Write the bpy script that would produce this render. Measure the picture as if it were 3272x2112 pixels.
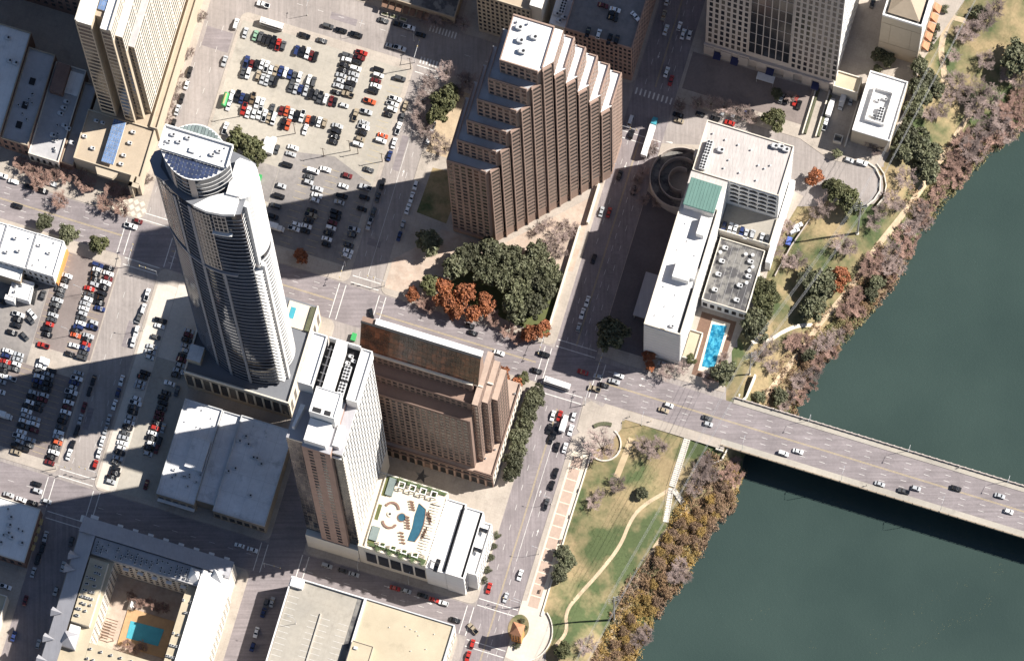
import bpy, math, random
import numpy as np
from mathutils import Vector, Matrix, noise as mnoise

random.seed(7)
rng = np.random.default_rng(7)
for o in list(bpy.data.objects): bpy.data.objects.remove(o)
scene = bpy.context.scene
COL = scene.collection

# ------------------------------------------------------------------ survey
# A vertical survey camera 1929 m above the streets; the place lies well off its nadir.
# Readings are in sheet units (7.2 units = 1 m on the street plane); a reading of a point at
# height z is brought down to its true plan position before anything is built there.
S = 7.2; NX, NY = 2000., 6150.; H = 1929.
def plan(px, py, z=0.):
    k = (H-z)/H
    return ((NX+(px-NX)*k-1636)/S, (1056-NY-(py-NY)*k)/S)
T = 1794/820.; U = 1774/820.; TA = 1908/872.; UC = 1886/872.; Q = 2310/390.
SH = dict(A0=(0,0,T),A1=(800,0,T),A2=(1600,0,T),A3=(2400,0,TA),B0=(0,700,T),B1=(800,700,T),B2=(1600,700,T),B3=(2400,700,TA),
 C0=(0,1400,U),C1=(800,1400,U),C2=(1600,1400,U),C3=(2400,1400,UC),D=(0,0,2386/3272.),S=(0,0,1.),
 Z1=(700,60,6.417),Z2=(700,280,6.417),Z3=(1040,140,7.7),Z4=(1040,320,7.7),Z5=(850,500,4.8125),Z6=(0,830,Q),Z7=(0,1060,Q),Z8=(0,1280,Q),
 Z9=(360,1000,7.),ZA=(300,1190,Q),ZB=(0,1440,2310/540.))
def P(sh, x, y, z=0.):
    ox, oy, s = SH[sh]
    return plan(ox+x/s, oy+y/s, z)
PHI = math.radians(17.)
CP, SP = math.cos(PHI), math.sin(PHI)
O = plan(1636, 1111)
def W(u, v): return (O[0]+u*CP+v*SP, O[1]-u*SP+v*CP)          # street grid -> world
def uv(p):
    dx, dy = p[0]-O[0], p[1]-O[1]
    return (dx*CP-dy*SP, dx*SP+dy*CP)
def Q2(sh, x, y, z=0.): return uv(P(sh, x, y, z))

# ------------------------------------------------------------------ camera, sky, sun
cam = bpy.data.cameras.new('Camera')
cam.sensor_fit = 'HORIZONTAL'; cam.sensor_width = 36.
cam.lens = 36.*S*H/3272.
cam.shift_x = (1636-NX)/3272.; cam.shift_y = (NY-1056)/3272.
cam.clip_start = 10; cam.clip_end = 6000
camo = bpy.data.objects.new('Camera', cam); COL.objects.link(camo)
camo.location = ((NX-1636)/S, (1056-NY)/S, H)
scene.camera = camo

SUN_EL = math.radians(40.5)
SUN_DIR = Vector((.984*math.cos(SUN_EL), .18*math.cos(SUN_EL), math.sin(SUN_EL))).normalized()
world = bpy.data.worlds.new('World'); scene.world = world; world.use_nodes = True
wn = world.node_tree.nodes; wl = world.node_tree.links
sky = wn.new('ShaderNodeTexSky'); sky.sky_type = 'NISHITA'; sky.sun_disc = False
sky.sun_elevation = SUN_EL; sky.sun_rotation = math.atan2(SUN_DIR.x, SUN_DIR.y)
sky.altitude = 150; sky.air_density = .85; sky.dust_density = .6; sky.ozone_density = 2.2
bg = wn['Background']; bg.inputs[1].default_value = .05
wl.new(sky.outputs[0], bg.inputs[0])
sun = bpy.data.lights.new('Sun', 'SUN'); sun.energy = 5.0; sun.angle = math.radians(.53); sun.color = (1., .955, .89)
suno = bpy.data.objects.new('Sun', sun); COL.objects.link(suno)
suno.rotation_euler = SUN_DIR.to_track_quat('Z', 'Y').to_euler()
suno.location = (0, 0, 600)
vs = scene.view_settings
vs.view_transform = 'Standard'; vs.look = 'None'; vs.gamma = 1.; vs.use_curve_mapping = False
vs.exposure = .95
scene.cycles.max_bounces = 5; scene.cycles.diffuse_bounces = 3; scene.cycles.glossy_bounces = 3
scene.cycles.transparent_max_bounces = 6

# ------------------------------------------------------------------ materials
MATS = {}
def mat(name, col, rough=.85, amt=.12, scale=.25, col2=None, fine=1.2, metal=0., spec=.4, objcol=False, rnd=0., streak=None, bump=0., coat=0., stain=0., joint=None, sharp=None):
    """Plain procedural surface: two scales of noise in place coordinates tint the base colour."""
    if name in MATS: return MATS[name]
    m = bpy.data.materials.new(name); m.use_nodes = True
    n = m.node_tree.nodes; l = m.node_tree.links
    b = n['Principled BSDF']
    b.inputs['Roughness'].default_value = rough; b.inputs['Metallic'].default_value = metal
    b.inputs['Specular IOR Level'].default_value = spec
    if coat: b.inputs['Coat Weight'].default_value = coat
    geo = n.new('ShaderNodeNewGeometry')
    def nz(sc, det=4., rgh=.6, vec=None):
        t = n.new('ShaderNodeTexNoise'); t.inputs['Scale'].default_value = sc; t.inputs['Detail'].default_value = det
        t.inputs['Roughness'].default_value = rgh
        l.new(vec or geo.outputs['Position'], t.inputs['Vector']); return t.outputs[0]
    def ramp(fac, a, c, lo=.3):
        r = n.new('ShaderNodeMapRange'); r.inputs[1].default_value = lo; r.inputs[2].default_value = 1-lo
        r.inputs[3].default_value = a; r.inputs[4].default_value = c; l.new(fac, r.inputs[0]); return r.outputs[0]
    def mix(f, a, c, typ='MIX'):
        x = n.new('ShaderNodeMix'); x.data_type = 'RGBA'; x.blend_type = typ
        if isinstance(f, float): x.inputs[0].default_value = f
        else: l.new(f, x.inputs[0])
        for k, val in ((6, a), (7, c)):
            if isinstance(val, tuple): x.inputs[k].default_value = (*val[:3], 1)
            else: l.new(val, x.inputs[k])
        return x.outputs[2]
    if objcol:
        oi = n.new('ShaderNodeObjectInfo'); base = oi.outputs['Color']
    elif col2 is not None:
        base = mix(ramp(nz(scale), 0., 1., sharp or .3), tuple(col), tuple(col2))
    else:
        rg = n.new('ShaderNodeRGB'); rg.outputs[0].default_value = (*col, 1); base = rg.outputs[0]
    val = ramp(nz(scale*.37 if col2 is not None else scale), 1-amt, 1+amt)
    v2 = ramp(nz(fine, 3., .7), 1-amt*.6, 1+amt*.6)
    mu = n.new('ShaderNodeMath'); mu.operation = 'MULTIPLY'; l.new(val, mu.inputs[0]); l.new(v2, mu.inputs[1]); fac = mu.outputs[0]
    if streak:       # wear drawn out along one street direction
        mp = n.new('ShaderNodeMapping'); mp.inputs['Rotation'].default_value = (0, 0, PHI)
        mp.inputs['Scale'].default_value = (streak[0], streak[1], 1); l.new(geo.outputs['Position'], mp.inputs[0])
        s1 = ramp(nz(1., 3., .6, mp.outputs[0]), 1-amt*1.1, 1+amt*1.1)
        m3 = n.new('ShaderNodeMath'); m3.operation = 'MULTIPLY'; l.new(fac, m3.inputs[0]); l.new(s1, m3.inputs[1]); fac = m3.outputs[0]
    def times(x):
        nonlocal fac
        mm = n.new('ShaderNodeMath'); mm.operation = 'MULTIPLY'; l.new(fac, mm.inputs[0]); l.new(x, mm.inputs[1]); fac = mm.outputs[0]
    if stain:        # blotches with a shape of their own: oil, ponding, wear
        r5 = n.new('ShaderNodeMapRange'); r5.inputs[1].default_value = .56; r5.inputs[2].default_value = .70; r5.inputs[3].default_value = 1.; r5.inputs[4].default_value = 1-stain
        l.new(nz(.11, 7., .68), r5.inputs[0]); times(r5.outputs[0])
    if joint:        # slab joints, membrane seams
        mp2 = n.new('ShaderNodeMapping'); mp2.inputs['Rotation'].default_value = (0, 0, PHI); l.new(geo.outputs['Position'], mp2.inputs[0])
        sx = n.new('ShaderNodeSeparateXYZ'); l.new(mp2.outputs[0], sx.inputs[0])
        for k_, sz in ((0, joint[0]), (1, joint[1])):
            if not sz: continue
            md = n.new('ShaderNodeMath'); md.operation = 'FLOORED_MODULO'; md.inputs[1].default_value = sz; l.new(sx.outputs[k_], md.inputs[0])
            lt = n.new('ShaderNodeMath'); lt.operation = 'LESS_THAN'; lt.inputs[1].default_value = joint[2]; l.new(md.outputs[0], lt.inputs[0])
            ma = n.new('ShaderNodeMath'); ma.operation = 'MULTIPLY_ADD'; ma.inputs[1].default_value = -joint[3]; ma.inputs[2].default_value = 1.; l.new(lt.outputs[0], ma.inputs[0]); times(ma.outputs[0])
    if rnd:
        oi2 = n.new('ShaderNodeObjectInfo'); r3 = n.new('ShaderNodeMapRange')
        r3.inputs[3].default_value = 1-rnd; r3.inputs[4].default_value = 1+rnd; l.new(oi2.outputs['Random'], r3.inputs[0])
        m4 = n.new('ShaderNodeMath'); m4.operation = 'MULTIPLY'; l.new(fac, m4.inputs[0]); l.new(r3.outputs[0], m4.inputs[1]); fac = m4.outputs[0]
    vm = n.new('ShaderNodeVectorMath'); vm.operation = 'SCALE'; l.new(base, vm.inputs[0]); l.new(fac, vm.inputs[3])
    l.new(vm.outputs[0], b.inputs['Base Color'])
    if bump:
        bp = n.new('ShaderNodeBump'); bp.inputs['Strength'].default_value = bump; bp.inputs['Distance'].default_value = .3
        l.new(nz(fine*2), bp.inputs['Height']); l.new(bp.outputs[0], b.inputs['Normal'])
    MATS[name] = m
    return m
def glass(name, col=(.012,.014,.018), rough=.16, blind=(.34,.29,.24), share=.22):
    """Window glass: dark and glossy; on some panes a blind hangs behind it."""
    if name in MATS: return MATS[name]
    m = bpy.data.materials.new(name); m.use_nodes = True
    n = m.node_tree.nodes; l = m.node_tree.links; b = n['Principled BSDF']
    b.inputs['Roughness'].default_value = rough; b.inputs['Specular IOR Level'].default_value = .22
    oi = n.new('ShaderNodeObjectInfo'); r = n.new('ShaderNodeValToRGB')
    e = r.color_ramp.elements
    e[0].position = 0; e[0].color = (*col, 1); e[1].position = 1; e[1].color = (*[.35*x for x in blind], 1)
    a = e.new(1-share*2); a.color = (*[c*1.8 for c in col], 1)
    l.new(oi.outputs['Random'], r.inputs[0]); l.new(r.outputs[0], b.inputs['Base Color'])
    MATS[name] = m
    return m
M = {}
M['asphalt'] = mat('asphalt', (.225,.196,.197), .9, .15, .09, fine=.9, streak=(.03,.9), stain=.12)
M['asphalt_v'] = mat('asphalt_v', (.225,.196,.197), .9, .15, .09, fine=.9, streak=(.9,.03), stain=.12)
M['concrete_street'] = mat('concrete_street', (.295,.26,.24), .9, .12, .06, fine=.7, streak=(.8,.03), stain=.16, joint=(3.6,7.,.12,.12))
M['pavement'] = mat('pavement', (.385,.335,.285), .9, .13, .12, fine=1.1, stain=.2, joint=(2.4,2.4,.1,.14))
M['lot_concrete'] = mat('lot_concrete', (.40,.36,.30), .9, .13, .05, col2=(.33,.305,.265), fine=.6, stain=.22, joint=(6.,6.,.12,.1))
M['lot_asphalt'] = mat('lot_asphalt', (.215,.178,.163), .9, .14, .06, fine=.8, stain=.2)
M['dark_asphalt'] = mat('dark_asphalt', (.12,.106,.11), .9, .15, .08, fine=.8, stain=.15)  # asphalt colour darkened to deepen the shade on the hotel forecourt
M['lot_white'] = mat('lot_white', (.54,.49,.425), .9, .10, .07, fine=.8, stain=.2, joint=(4.,4.,.1,.1))
M['lot_old'] = mat('lot_old', (.18,.165,.16), .9, .22, .06, col2=(.26,.235,.215), fine=.5, stain=.25)
M['dirt'] = mat('dirt', (.42,.32,.20), .95, .15, .12, fine=1.0)
M['grass'] = mat('grass', (.070,.092,.036), .95, .25, .05, col2=(.29,.22,.12), fine=.9, sharp=.41)
M['lawn'] = mat('lawn', (.10,.11,.04), .95, .2, .15, fine=1.3)
M['mud'] = mat('mud', (.10,.085,.06), .95, .2, .2)
M['kerb'] = mat('kerb', (.46,.42,.36), .9, .08, .4)
M['white_line'] = mat('white_line', (.62,.60,.56), .8, .18, .8, fine=2.)
M['yellow_line'] = mat('yellow_line', (.46,.36,.17), .8, .18, .8, fine=2.)
M['white_roof'] = mat('white_roof', (.75,.73,.705), .8, .07, .12, fine=.7, stain=.24, joint=(3.,0,.12,.12))
M['pale_roof'] = mat('pale_roof', (.70,.69,.69), .85, .12, .07, fine=.5, stain=.35, joint=(6.,9.,.15,.2))
M['dark_roof'] = mat('dark_roof', (.17,.175,.19), .7, .06, .1)
M['grey_roof'] = mat('grey_roof', (.40,.39,.39), .85, .12, .09, fine=.6, stain=.3)
M['rib_roof'] = mat('rib_roof', (.47,.43,.405), .85, .09, .1, fine=.5, streak=(1.6,.03), stain=.15, joint=(1.5,0,.2,.14))
M['tan_roof'] = mat('tan_roof', (.42,.34,.25), .9, .1, .12, fine=1.5, stain=.25)
M['gravel_roof'] = mat('gravel_roof', (.46,.39,.28), .95, .09, .1, fine=2.2, stain=.15)
M['stain_roof'] = mat('stain_roof', (.068,.065,.067), .8, .14, .22, col2=(.19,.18,.165), fine=.5, sharp=.44)
M['dark'] = mat('dark', (.02,.02,.022), .8, .1, .3)
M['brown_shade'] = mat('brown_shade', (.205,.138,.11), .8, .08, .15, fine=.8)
M['brown_stone'] = mat('brown_stone', (.315,.22,.175), .8, .08, .15, fine=.8)
M['brown_dark'] = mat('brown_dark', (.26,.175,.135), .8, .08, .15, fine=.8)
M['copper_glass'] = mat('copper_glass', (.035,.013,.008), .16, .5, .22, col2=(.13,.045,.02), fine=.5, spec=.5, rnd=.5, sharp=.42)
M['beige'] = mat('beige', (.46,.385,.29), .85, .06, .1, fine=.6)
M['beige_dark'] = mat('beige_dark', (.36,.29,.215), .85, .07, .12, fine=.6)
M['cream'] = mat('cream', (.63,.575,.49), .85, .05, .1, fine=.6)
M['white_wall'] = mat('white_wall', (.70,.685,.66), .8, .05, .1, fine=.5)
M['pinkish'] = mat('pinkish', (.46,.40,.355), .8, .05, .12, fine=.6)
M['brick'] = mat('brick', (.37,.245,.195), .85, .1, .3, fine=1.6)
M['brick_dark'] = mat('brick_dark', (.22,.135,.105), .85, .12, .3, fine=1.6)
M['metal_grey'] = mat('metal_grey', (.37,.36,.375), .5, .06, .2, streak=(1.5,.05), spec=.5)
M['metal_light'] = mat('metal_light', (.55,.55,.55), .45, .08, .5, spec=.5)
M['band'] = mat('band', (.22,.23,.26), .6, .05, .2, spec=.5)
M['steel'] = mat('steel', (.38,.39,.40), .4, .06, .5, metal=.3)
M['green_metal'] = mat('green_metal', (.115,.21,.18), .55, .05, .12, streak=(1.2,.05), spec=.5)
M['terracotta'] = mat('terracotta', (.42,.20,.11), .85, .18, .6, fine=3.)
M['plaza'] = mat('plaza', (.40,.30,.235), .9, .15, .25, col2=(.46,.38,.31), fine=.8)
M['plaza_pink'] = mat('plaza_pink', (.42,.315,.25), .9, .1, .3, fine=1.)
M['cream_line'] = mat('cream_line', (.62,.55,.44), .9, .08, .5)
M['path'] = mat('path', (.44,.34,.23), .95, .16, .3, fine=1.4, stain=.2)
M['deck_stone'] = mat('deck_stone', (.66,.58,.46), .85, .05, .3, fine=.8)
M['wood'] = mat('wood', (.17,.10,.068), .8, .15, .8)
M['orange_deck'] = mat('orange_deck', (.46,.29,.15), .85, .1, .4)
M['glass'] = glass('glass')
M['glass_blue'] = glass('glass_blue', (.014,.018,.026), .08, (.2,.2,.2), .10)
M['skylight'] = mat('skylight', (.045,.06,.115), .15, .15, .2, spec=.6, rnd=.2)
M['skylight_pale'] = mat('skylight_pale', (.16,.24,.40), .2, .1, .2, spec=.6, rnd=.15)
M['crown_glass'] = mat('crown_glass', (.20,.24,.23), .25, .12, .2, spec=.5, rnd=.15)
M['pool'] = mat('pool', (.012,.15,.27), .06, .25, .5, col2=(.07,.33,.46), fine=1., sharp=.42, spec=.5, bump=.15)
M['pool_dark'] = mat('pool_dark', (.035,.105,.15), .08, .12, .5, spec=.5)
M['pool_pale'] = mat('pool_pale', (.08,.36,.43), .06, .08, .3, spec=.5)
M['paint'] = mat('paint', (1,1,1), .3, .02, 1., objcol=True, spec=.5, coat=.35)
M['tyre'] = mat('tyre', (.012,.012,.012), .9, .1, 1.)
M['car_glass'] = mat('car_glass', (.008,.009,.011), .08, .05, 1., spec=.6)
M['bark'] = mat('bark', (.12,.09,.07), .95, .2, .8)
M['oak_leaf'] = mat('oak_leaf', (.085,.092,.048), .7, .35, .35, col2=(.13,.128,.074), fine=1.6, rnd=.35)
M['olive_leaf'] = mat('olive_leaf', (.12,.115,.05), .75, .3, .3, col2=(.09,.10,.045), fine=1.6, rnd=.2)
M['rust_leaf'] = mat('rust_leaf', (.34,.12,.045), .75, .3, .35, col2=(.25,.095,.05), fine=1.6, rnd=.25)
M['twig'] = mat('twig', (.25,.19,.17), .9, .25, .4, rnd=.4)
M['twig_rust'] = mat('twig_rust', (.27,.17,.135), .9, .25, .35, rnd=.25)
M['scrub'] = mat('scrub', (.30,.19,.10), .9, .3, .10, col2=(.22,.15,.11), fine=.6)
M['scrub_y'] = mat('scrub_y', (.42,.27,.085), .9, .3, .12, col2=(.27,.19,.07), fine=.6)
M['reed'] = mat('reed', (.15,.16,.075), .9, .3, .12, col2=(.30,.23,.11), fine=.6)
M['palm'] = mat('palm', (.07,.10,.04), .8, .2, .5)
M['red_paint'] = mat('red_paint', (.45,.03,.02), .5, .05, 1.)
M['green_paint'] = mat('green_paint', (.05,.33,.10), .5, .05, 1.)
M['orange_wall'] = mat('orange_wall', (.62,.26,.08), .85, .08, .4)
M['navy_awning'] = mat('navy_awning', (.03,.036,.10), .7, .1, .6)
M['blue_tarp'] = mat('blue_tarp', (.09,.14,.42), .6, .25, .6)
M['skin'] = mat('skin', (.42,.26,.18), .7, .05, 1.)

# ------------------------------------------------------------------ builders
class MB:
    """Collects faces; build() links them as one mesh object."""
    def __init__(s): s.v = []; s.f = []; s.m = []
    def poly(s, pts, mi=0):
        i = len(s.v); s.v += [tuple(p) for p in pts]; s.f.append(tuple(range(i, i+len(pts)))); s.m.append(mi)
    def box(s, x0, y0, z0, x1, y1, z1, mi=0):
        if x0 > x1: x0, x1 = x1, x0
        if y0 > y1: y0, y1 = y1, y0
        i = len(s.v)
        s.v += [(x0,y0,z0),(x1,y0,z0),(x1,y1,z0),(x0,y1,z0),(x0,y0,z1),(x1,y0,z1),(x1,y1,z1),(x0,y1,z1)]
        s.f += [(i,i+3,i+2,i+1),(i+4,i+5,i+6,i+7),(i,i+1,i+5,i+4),(i+1,i+2,i+6,i+5),(i+2,i+3,i+7,i+6),(i+3,i,i+4,i+7)]
        s.m += [mi]*6
    def prism(s, poly, z0, z1, mi=0, top=None, poly1=None):
        """Upright prism over a counter-clockwise outline."""
        n = len(poly); i = len(s.v); p1 = poly1 or poly
        s.v += [(p[0],p[1],z0) for p in poly] + [(p[0],p[1],z1) for p in p1]
        for k in range(n):
            j = (k+1) % n
            s.f.append((i+k, i+j, i+n+j, i+n+k)); s.m.append(mi)
        s.f.append(tuple(i+n+k for k in range(n))); s.m.append(mi if top is None else top)
        s.f.append(tuple(i+k for k in reversed(range(n)))); s.m.append(mi)
    def bar(s, a, b, w, h=None, mi=0):
        a, b = Vector(a), Vector(b); d = b-a
        if d.length < 1e-6: return
        d.normalize(); up = Vector((0,0,1)) if abs(d.z) < .95 else Vector((1,0,0))
        x = d.cross(up).normalized()*(w/2); y = x.cross(d).normalized()*((h or w)/2)
        i = len(s.v)
        for p in (a, b): s.v += [tuple(p-x-y), tuple(p+x-y), tuple(p+x+y), tuple(p-x+y)]
        s.f += [(i,i+1,i+2,i+3),(i+7,i+6,i+5,i+4),(i,i+4,i+5,i+1),(i+1,i+5,i+6,i+2),(i+2,i+6,i+7,i+3),(i+3,i+7,i+4,i)]
        s.m += [mi]*6
    def tube(s, pts, rads, n=6, mi=0, cap=True):
        rings = []
        for k, p in enumerate(pts):
            p = Vector(p); d = Vector(pts[min(k+1, len(pts)-1)])-Vector(pts[max(k-1, 0)])
            d.normalize(); up = Vector((0,0,1)) if abs(d.z) < .9 else Vector((1,0,0))
            x = d.cross(up).normalized(); y = x.cross(d)
            i = len(s.v); r = rads[k] if isinstance(rads, (list, tuple)) else rads
            s.v += [tuple(p+(x*math.cos(2*math.pi*j/n)+y*math.sin(2*math.pi*j/n))*r) for j in range(n)]
            rings.append(i)
        for a, b in zip(rings, rings[1:]):
            for j in range(n):
                s.f.append((a+j, b+j, b+(j+1) % n, a+(j+1) % n)); s.m.append(mi)
        if cap:
            s.f.append(tuple(rings[0]+j for j in range(n))); s.m.append(mi)
            s.f.append(tuple(rings[-1]+j for j in reversed(range(n)))); s.m.append(mi)
    def cyl(s, x, y, z0, z1, r, n=12, mi=0, r1=None):
        p = [(x+r*math.cos(2*math.pi*k/n), y+r*math.sin(2*math.pi*k/n)) for k in range(n)]
        q = None if r1 is None else [(x+r1*math.cos(2*math.pi*k/n), y+r1*math.sin(2*math.pi*k/n)) for k in range(n)]
        s.prism(p, z0, z1, mi, poly1=q)
    def mesh(s, name, mats, smooth=False):
        me = bpy.data.meshes.new(name); me.from_pydata(s.v, [], s.f)
        for m_ in (mats if isinstance(mats, (list, tuple)) else [mats]): me.materials.append(M[m_])
        me.polygons.foreach_set('material_index', s.m)
        if smooth: me.polygons.foreach_set('use_smooth', [True]*len(s.f))
        me.update(); return me
    def build(s, name, mats, parent=None, loc=None, rot=None, smooth=False):
        return link(name, s.mesh(name, mats, smooth), parent, loc, rot)
def link(name, data, parent=None, loc=None, rot=None):
    o = bpy.data.objects.new(name, data); COL.objects.link(o)
    if parent is not None: o.parent = parent
    if loc is not None: o.location = loc
    if rot is not None: o.rotation_euler = (0, 0, rot)
    return o
def tag(o, label=None, cat=None, group=None, kind=None):
    for k, val in (('label', label), ('category', cat), ('group', group), ('kind', kind)):
        if val: o[k] = val
    return o
ORD = 'first second third fourth fifth sixth seventh eighth ninth tenth eleventh twelfth thirteenth fourteenth fifteenth sixteenth seventeenth eighteenth nineteenth twentieth'.split()
def nth(i): return ORD[i] if i < 20 else 'twenty-'+ORD[i-20] if i < 29 else 'thirtieth' if i == 29 else 'thirty-'+ORD[i-30]
def rounded(u0, v0, u1, v1, r=4., n=5):
    out = []
    for cx, cy, a0 in ((u1-r, v0+r, -90), (u1-r, v1-r, 0), (u0+r, v1-r, 90), (u0+r, v0+r, 180)):
        for k in range(n+1):
            a = math.radians(a0+90*k/n); out.append((cx+r*math.cos(a), cy+r*math.sin(a)))
    return out
def sheet(name, poly_uv, z, m, kind='structure', thick=None):
    """A ground surface over an outline in street-grid metres."""
    b = MB(); p = [W(*q) for q in poly_uv]
    a = sum(p[i][0]*p[(i+1) % len(p)][1]-p[(i+1) % len(p)][0]*p[i][1] for i in range(len(p)))
    if a < 0: p = p[::-1]
    if thick: b.prism(p, z-thick, z)
    else: b.poly([(x, y, z) for x, y in p])
    o = b.build(name, m); return tag(o, kind=kind)
def strip(pts, w, zf, mb, mi=0, off=.05):
    """A ribbon of width w along world points, laid on the ground surface zf."""
    n = len(pts); L = []; R = []
    for k in range(n):
        a = Vector(pts[max(k-1, 0)][:2]); b = Vector(pts[min(k+1, n-1)][:2]); d = (b-a).normalized(); nn = Vector((-d.y, d.x))
        ww = w[k] if isinstance(w, (list, tuple)) else w
        l_ = Vector(pts[k][:2])+nn*ww/2; r_ = Vector(pts[k][:2])-nn*ww/2
        L.append((l_.x, l_.y, zf(l_.x, l_.y)+off)); R.append((r_.x, r_.y, zf(r_.x, r_.y)+off))
    for k in range(n-1): mb.poly([R[k], R[k+1], L[k+1], L[k]], mi)
def dense(pts, step):
    out = []
    for a, b in zip(pts, pts[1:]):
        n = max(1, int(math.dist(a, b)/step))
        out += [(a[0]+(b[0]-a[0])*k/n, a[1]+(b[1]-a[1])*k/n) for k in range(n)]
    return out+[pts[-1]]
def smoothline(pts, it=2):
    for _ in range(it):
        q = [pts[0]]
        for a, b in zip(pts, pts[1:]):
            q += [(a[0]*.75+b[0]*.25, a[1]*.75+b[1]*.25), (a[0]*.25+b[0]*.75, a[1]*.25+b[1]*.75)]
        pts = q+[pts[-1]]
    return pts
# ------------------------------------------------------------------ terrain: flat streets, a bank that falls to the river
WATER_Z = -12.5
def DP(l, z): return [P('D', x, y, z) for x, y in l]
CREST = DP([(1290,1900),(1300,1500),(1292,1440),(1262,1408),(1320,1250),(1390,1075),(1452,1045),(1475,985),(1560,1003),(1688,1040),(1735,932),
 (1712,892),(1735,830),(1780,690),(1805,595),(1850,505),(1900,512),(1980,482),(2055,440),(2088,390),(2078,330),(2105,280),(2145,170),(2190,90),(2245,0),(2320,-120),(2900,-1100)], 0)
SHORE = DP([(1250,1950),(1400,1680),(1470,1560),(1500,1480),(1540,1400),(1600,1340),(1645,1240),(1700,1180),(1725,1120),(1730,1060),(1790,1000),(1850,960),(1868,900),(1950,800),(2080,660),
 (2130,560),(2190,470),(2280,370),(2386,290),(2480,210),(2800,-100),(3300,-800)], WATER_Z)
def _dist(px, py, line):
    d = np.full(px.shape, 1e9)
    for (ax, ay), (bx, by) in zip(line, line[1:]):
        ex, ey = bx-ax, by-ay; t = np.clip(((px-ax)*ex+(py-ay)*ey)/(ex*ex+ey*ey), 0, 1)
        d = np.minimum(d, np.hypot(px-ax-t*ex, py-ay-t*ey))
    return d
def _inside(px, py, poly):
    c = np.zeros(px.shape, bool)
    for (ax, ay), (bx, by) in zip(poly, poly[1:]+poly[:1]):
        hit = ((ay > py) != (by > py)) & (px < (bx-ax)*(py-ay)/((by-ay) if by != ay else 1e-9)+ax)
        c ^= hit
    return c
CITY = CREST+[(-3000, 2500), (-3000, -2500), (CREST[0][0], -2500)]
RIVER = SHORE+[(3500, 1500), (3500, -2500), (SHORE[0][0], -2500)]
def height(px, py):
    px, py = np.asarray(px, float), np.asarray(py, float)
    city = _inside(px, py, CITY); river = _inside(px, py, RIVER)
    dc = _dist(px, py, CREST); ds = _dist(px, py, SHORE)
    t = dc/(dc+ds+1e-6); t = .45*t+.55*t*t*(3-2*t)
    z = -12.3*t + .25*np.sin(px*.21+py*.13)*np.minimum(1, dc/8)*np.minimum(1, ds/8)
    z = np.where(river, -12.3-np.minimum(ds*.35, 2.5), z)
    return np.where(city, 0., z), city, river
_grid = {}
def zt(x, y):
    k = (round(x*2), round(y*2))
    if k not in _grid: _grid[k] = float(height(np.array([x]), np.array([y]))[0][0])
    return _grid[k]
def PT(sh, x, y):
    """Plan position and height of a reading taken on the bank."""
    z = 0.
    for _ in range(6):
        p = P(sh, x, y, z); z = .4*z+.6*zt(*p)
    p = P(sh, x, y, z)
    return (p[0], p[1], zt(*p))
gx = np.concatenate([[-2500,-1200,-700,-450], np.arange(-320, 360, 2.5), [450,700,1200,2500]])
gy = np.concatenate([[-2200,-1200,-700,-400], np.arange(-240, 240, 2.5), [400,700,1200,2200]])
GX, GY = np.meshgrid(gx, gy)
GZ, GC, GR = height(GX, GY)
nx_, ny_ = len(gx), len(gy)
idx = np.arange(nx_*ny_).reshape(ny_, nx_)
F = np.stack([idx[:-1,:-1], idx[:-1,1:], idx[1:,1:], idx[1:,:-1]], -1).reshape(-1, 4)
me = bpy.data.meshes.new('ground'); me.from_pydata(np.stack([GX, GY, GZ], -1).reshape(-1, 3).tolist(), [], F.tolist())
for k in ('concrete_street', 'grass', 'mud'): me.materials.append(M[k])
GI = GC & (_dist(GX, GY, CREST) > 7); cc = GI.reshape(-1)[F]; rr = GR.reshape(-1)[F]
me.polygons.foreach_set('material_index', np.where(cc.any(1), 0, np.where(rr.all(1), 2, 1)).astype(int).tolist())
me.polygons.foreach_set('use_smooth', (~cc.all(1)).tolist()); me.update()
tag(link('ground', me), kind='structure')

# river
b = MB(); b.poly([(-600,-1500,WATER_Z),(3000,-1500,WATER_Z),(3000,1500,WATER_Z),(-600,1500,WATER_Z)])
m = bpy.data.materials.new('river_water'); m.use_nodes = True; n = m.node_tree.nodes; l = m.node_tree.links; pb = n['Principled BSDF']
pb.inputs['Roughness'].default_value = .22; pb.inputs['IOR'].default_value = 1.33
geo = n.new('ShaderNodeNewGeometry'); t1 = n.new('ShaderNodeTexNoise'); t1.inputs['Scale'].default_value = .02; t1.inputs['Detail'].default_value = 5
l.new(geo.outputs['Position'], t1.inputs['Vector']); cr = n.new('ShaderNodeValToRGB')
cr.color_ramp.elements[0].position = .35; cr.color_ramp.elements[0].color = (.032,.051,.046,1); cr.color_ramp.elements[1].position = .65; cr.color_ramp.elements[1].color = (.040,.062,.055,1)
l.new(t1.outputs[0], cr.inputs[0]); l.new(cr.outputs[0], pb.inputs['Base Color'])
t2 = n.new('ShaderNodeTexNoise'); t2.inputs['Scale'].default_value = .9; t2.inputs['Detail'].default_value = 4; l.new(geo.outputs['Position'], t2.inputs['Vector'])
bp = n.new('ShaderNodeBump'); bp.inputs['Strength'].default_value = .3; bp.inputs['Distance'].default_value = .2; l.new(t2.outputs[0], bp.inputs['Height']); l.new(bp.outputs[0], pb.inputs['Normal'])
M['river_water'] = m
tag(b.build('river', 'river_water'), kind='structure')

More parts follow.
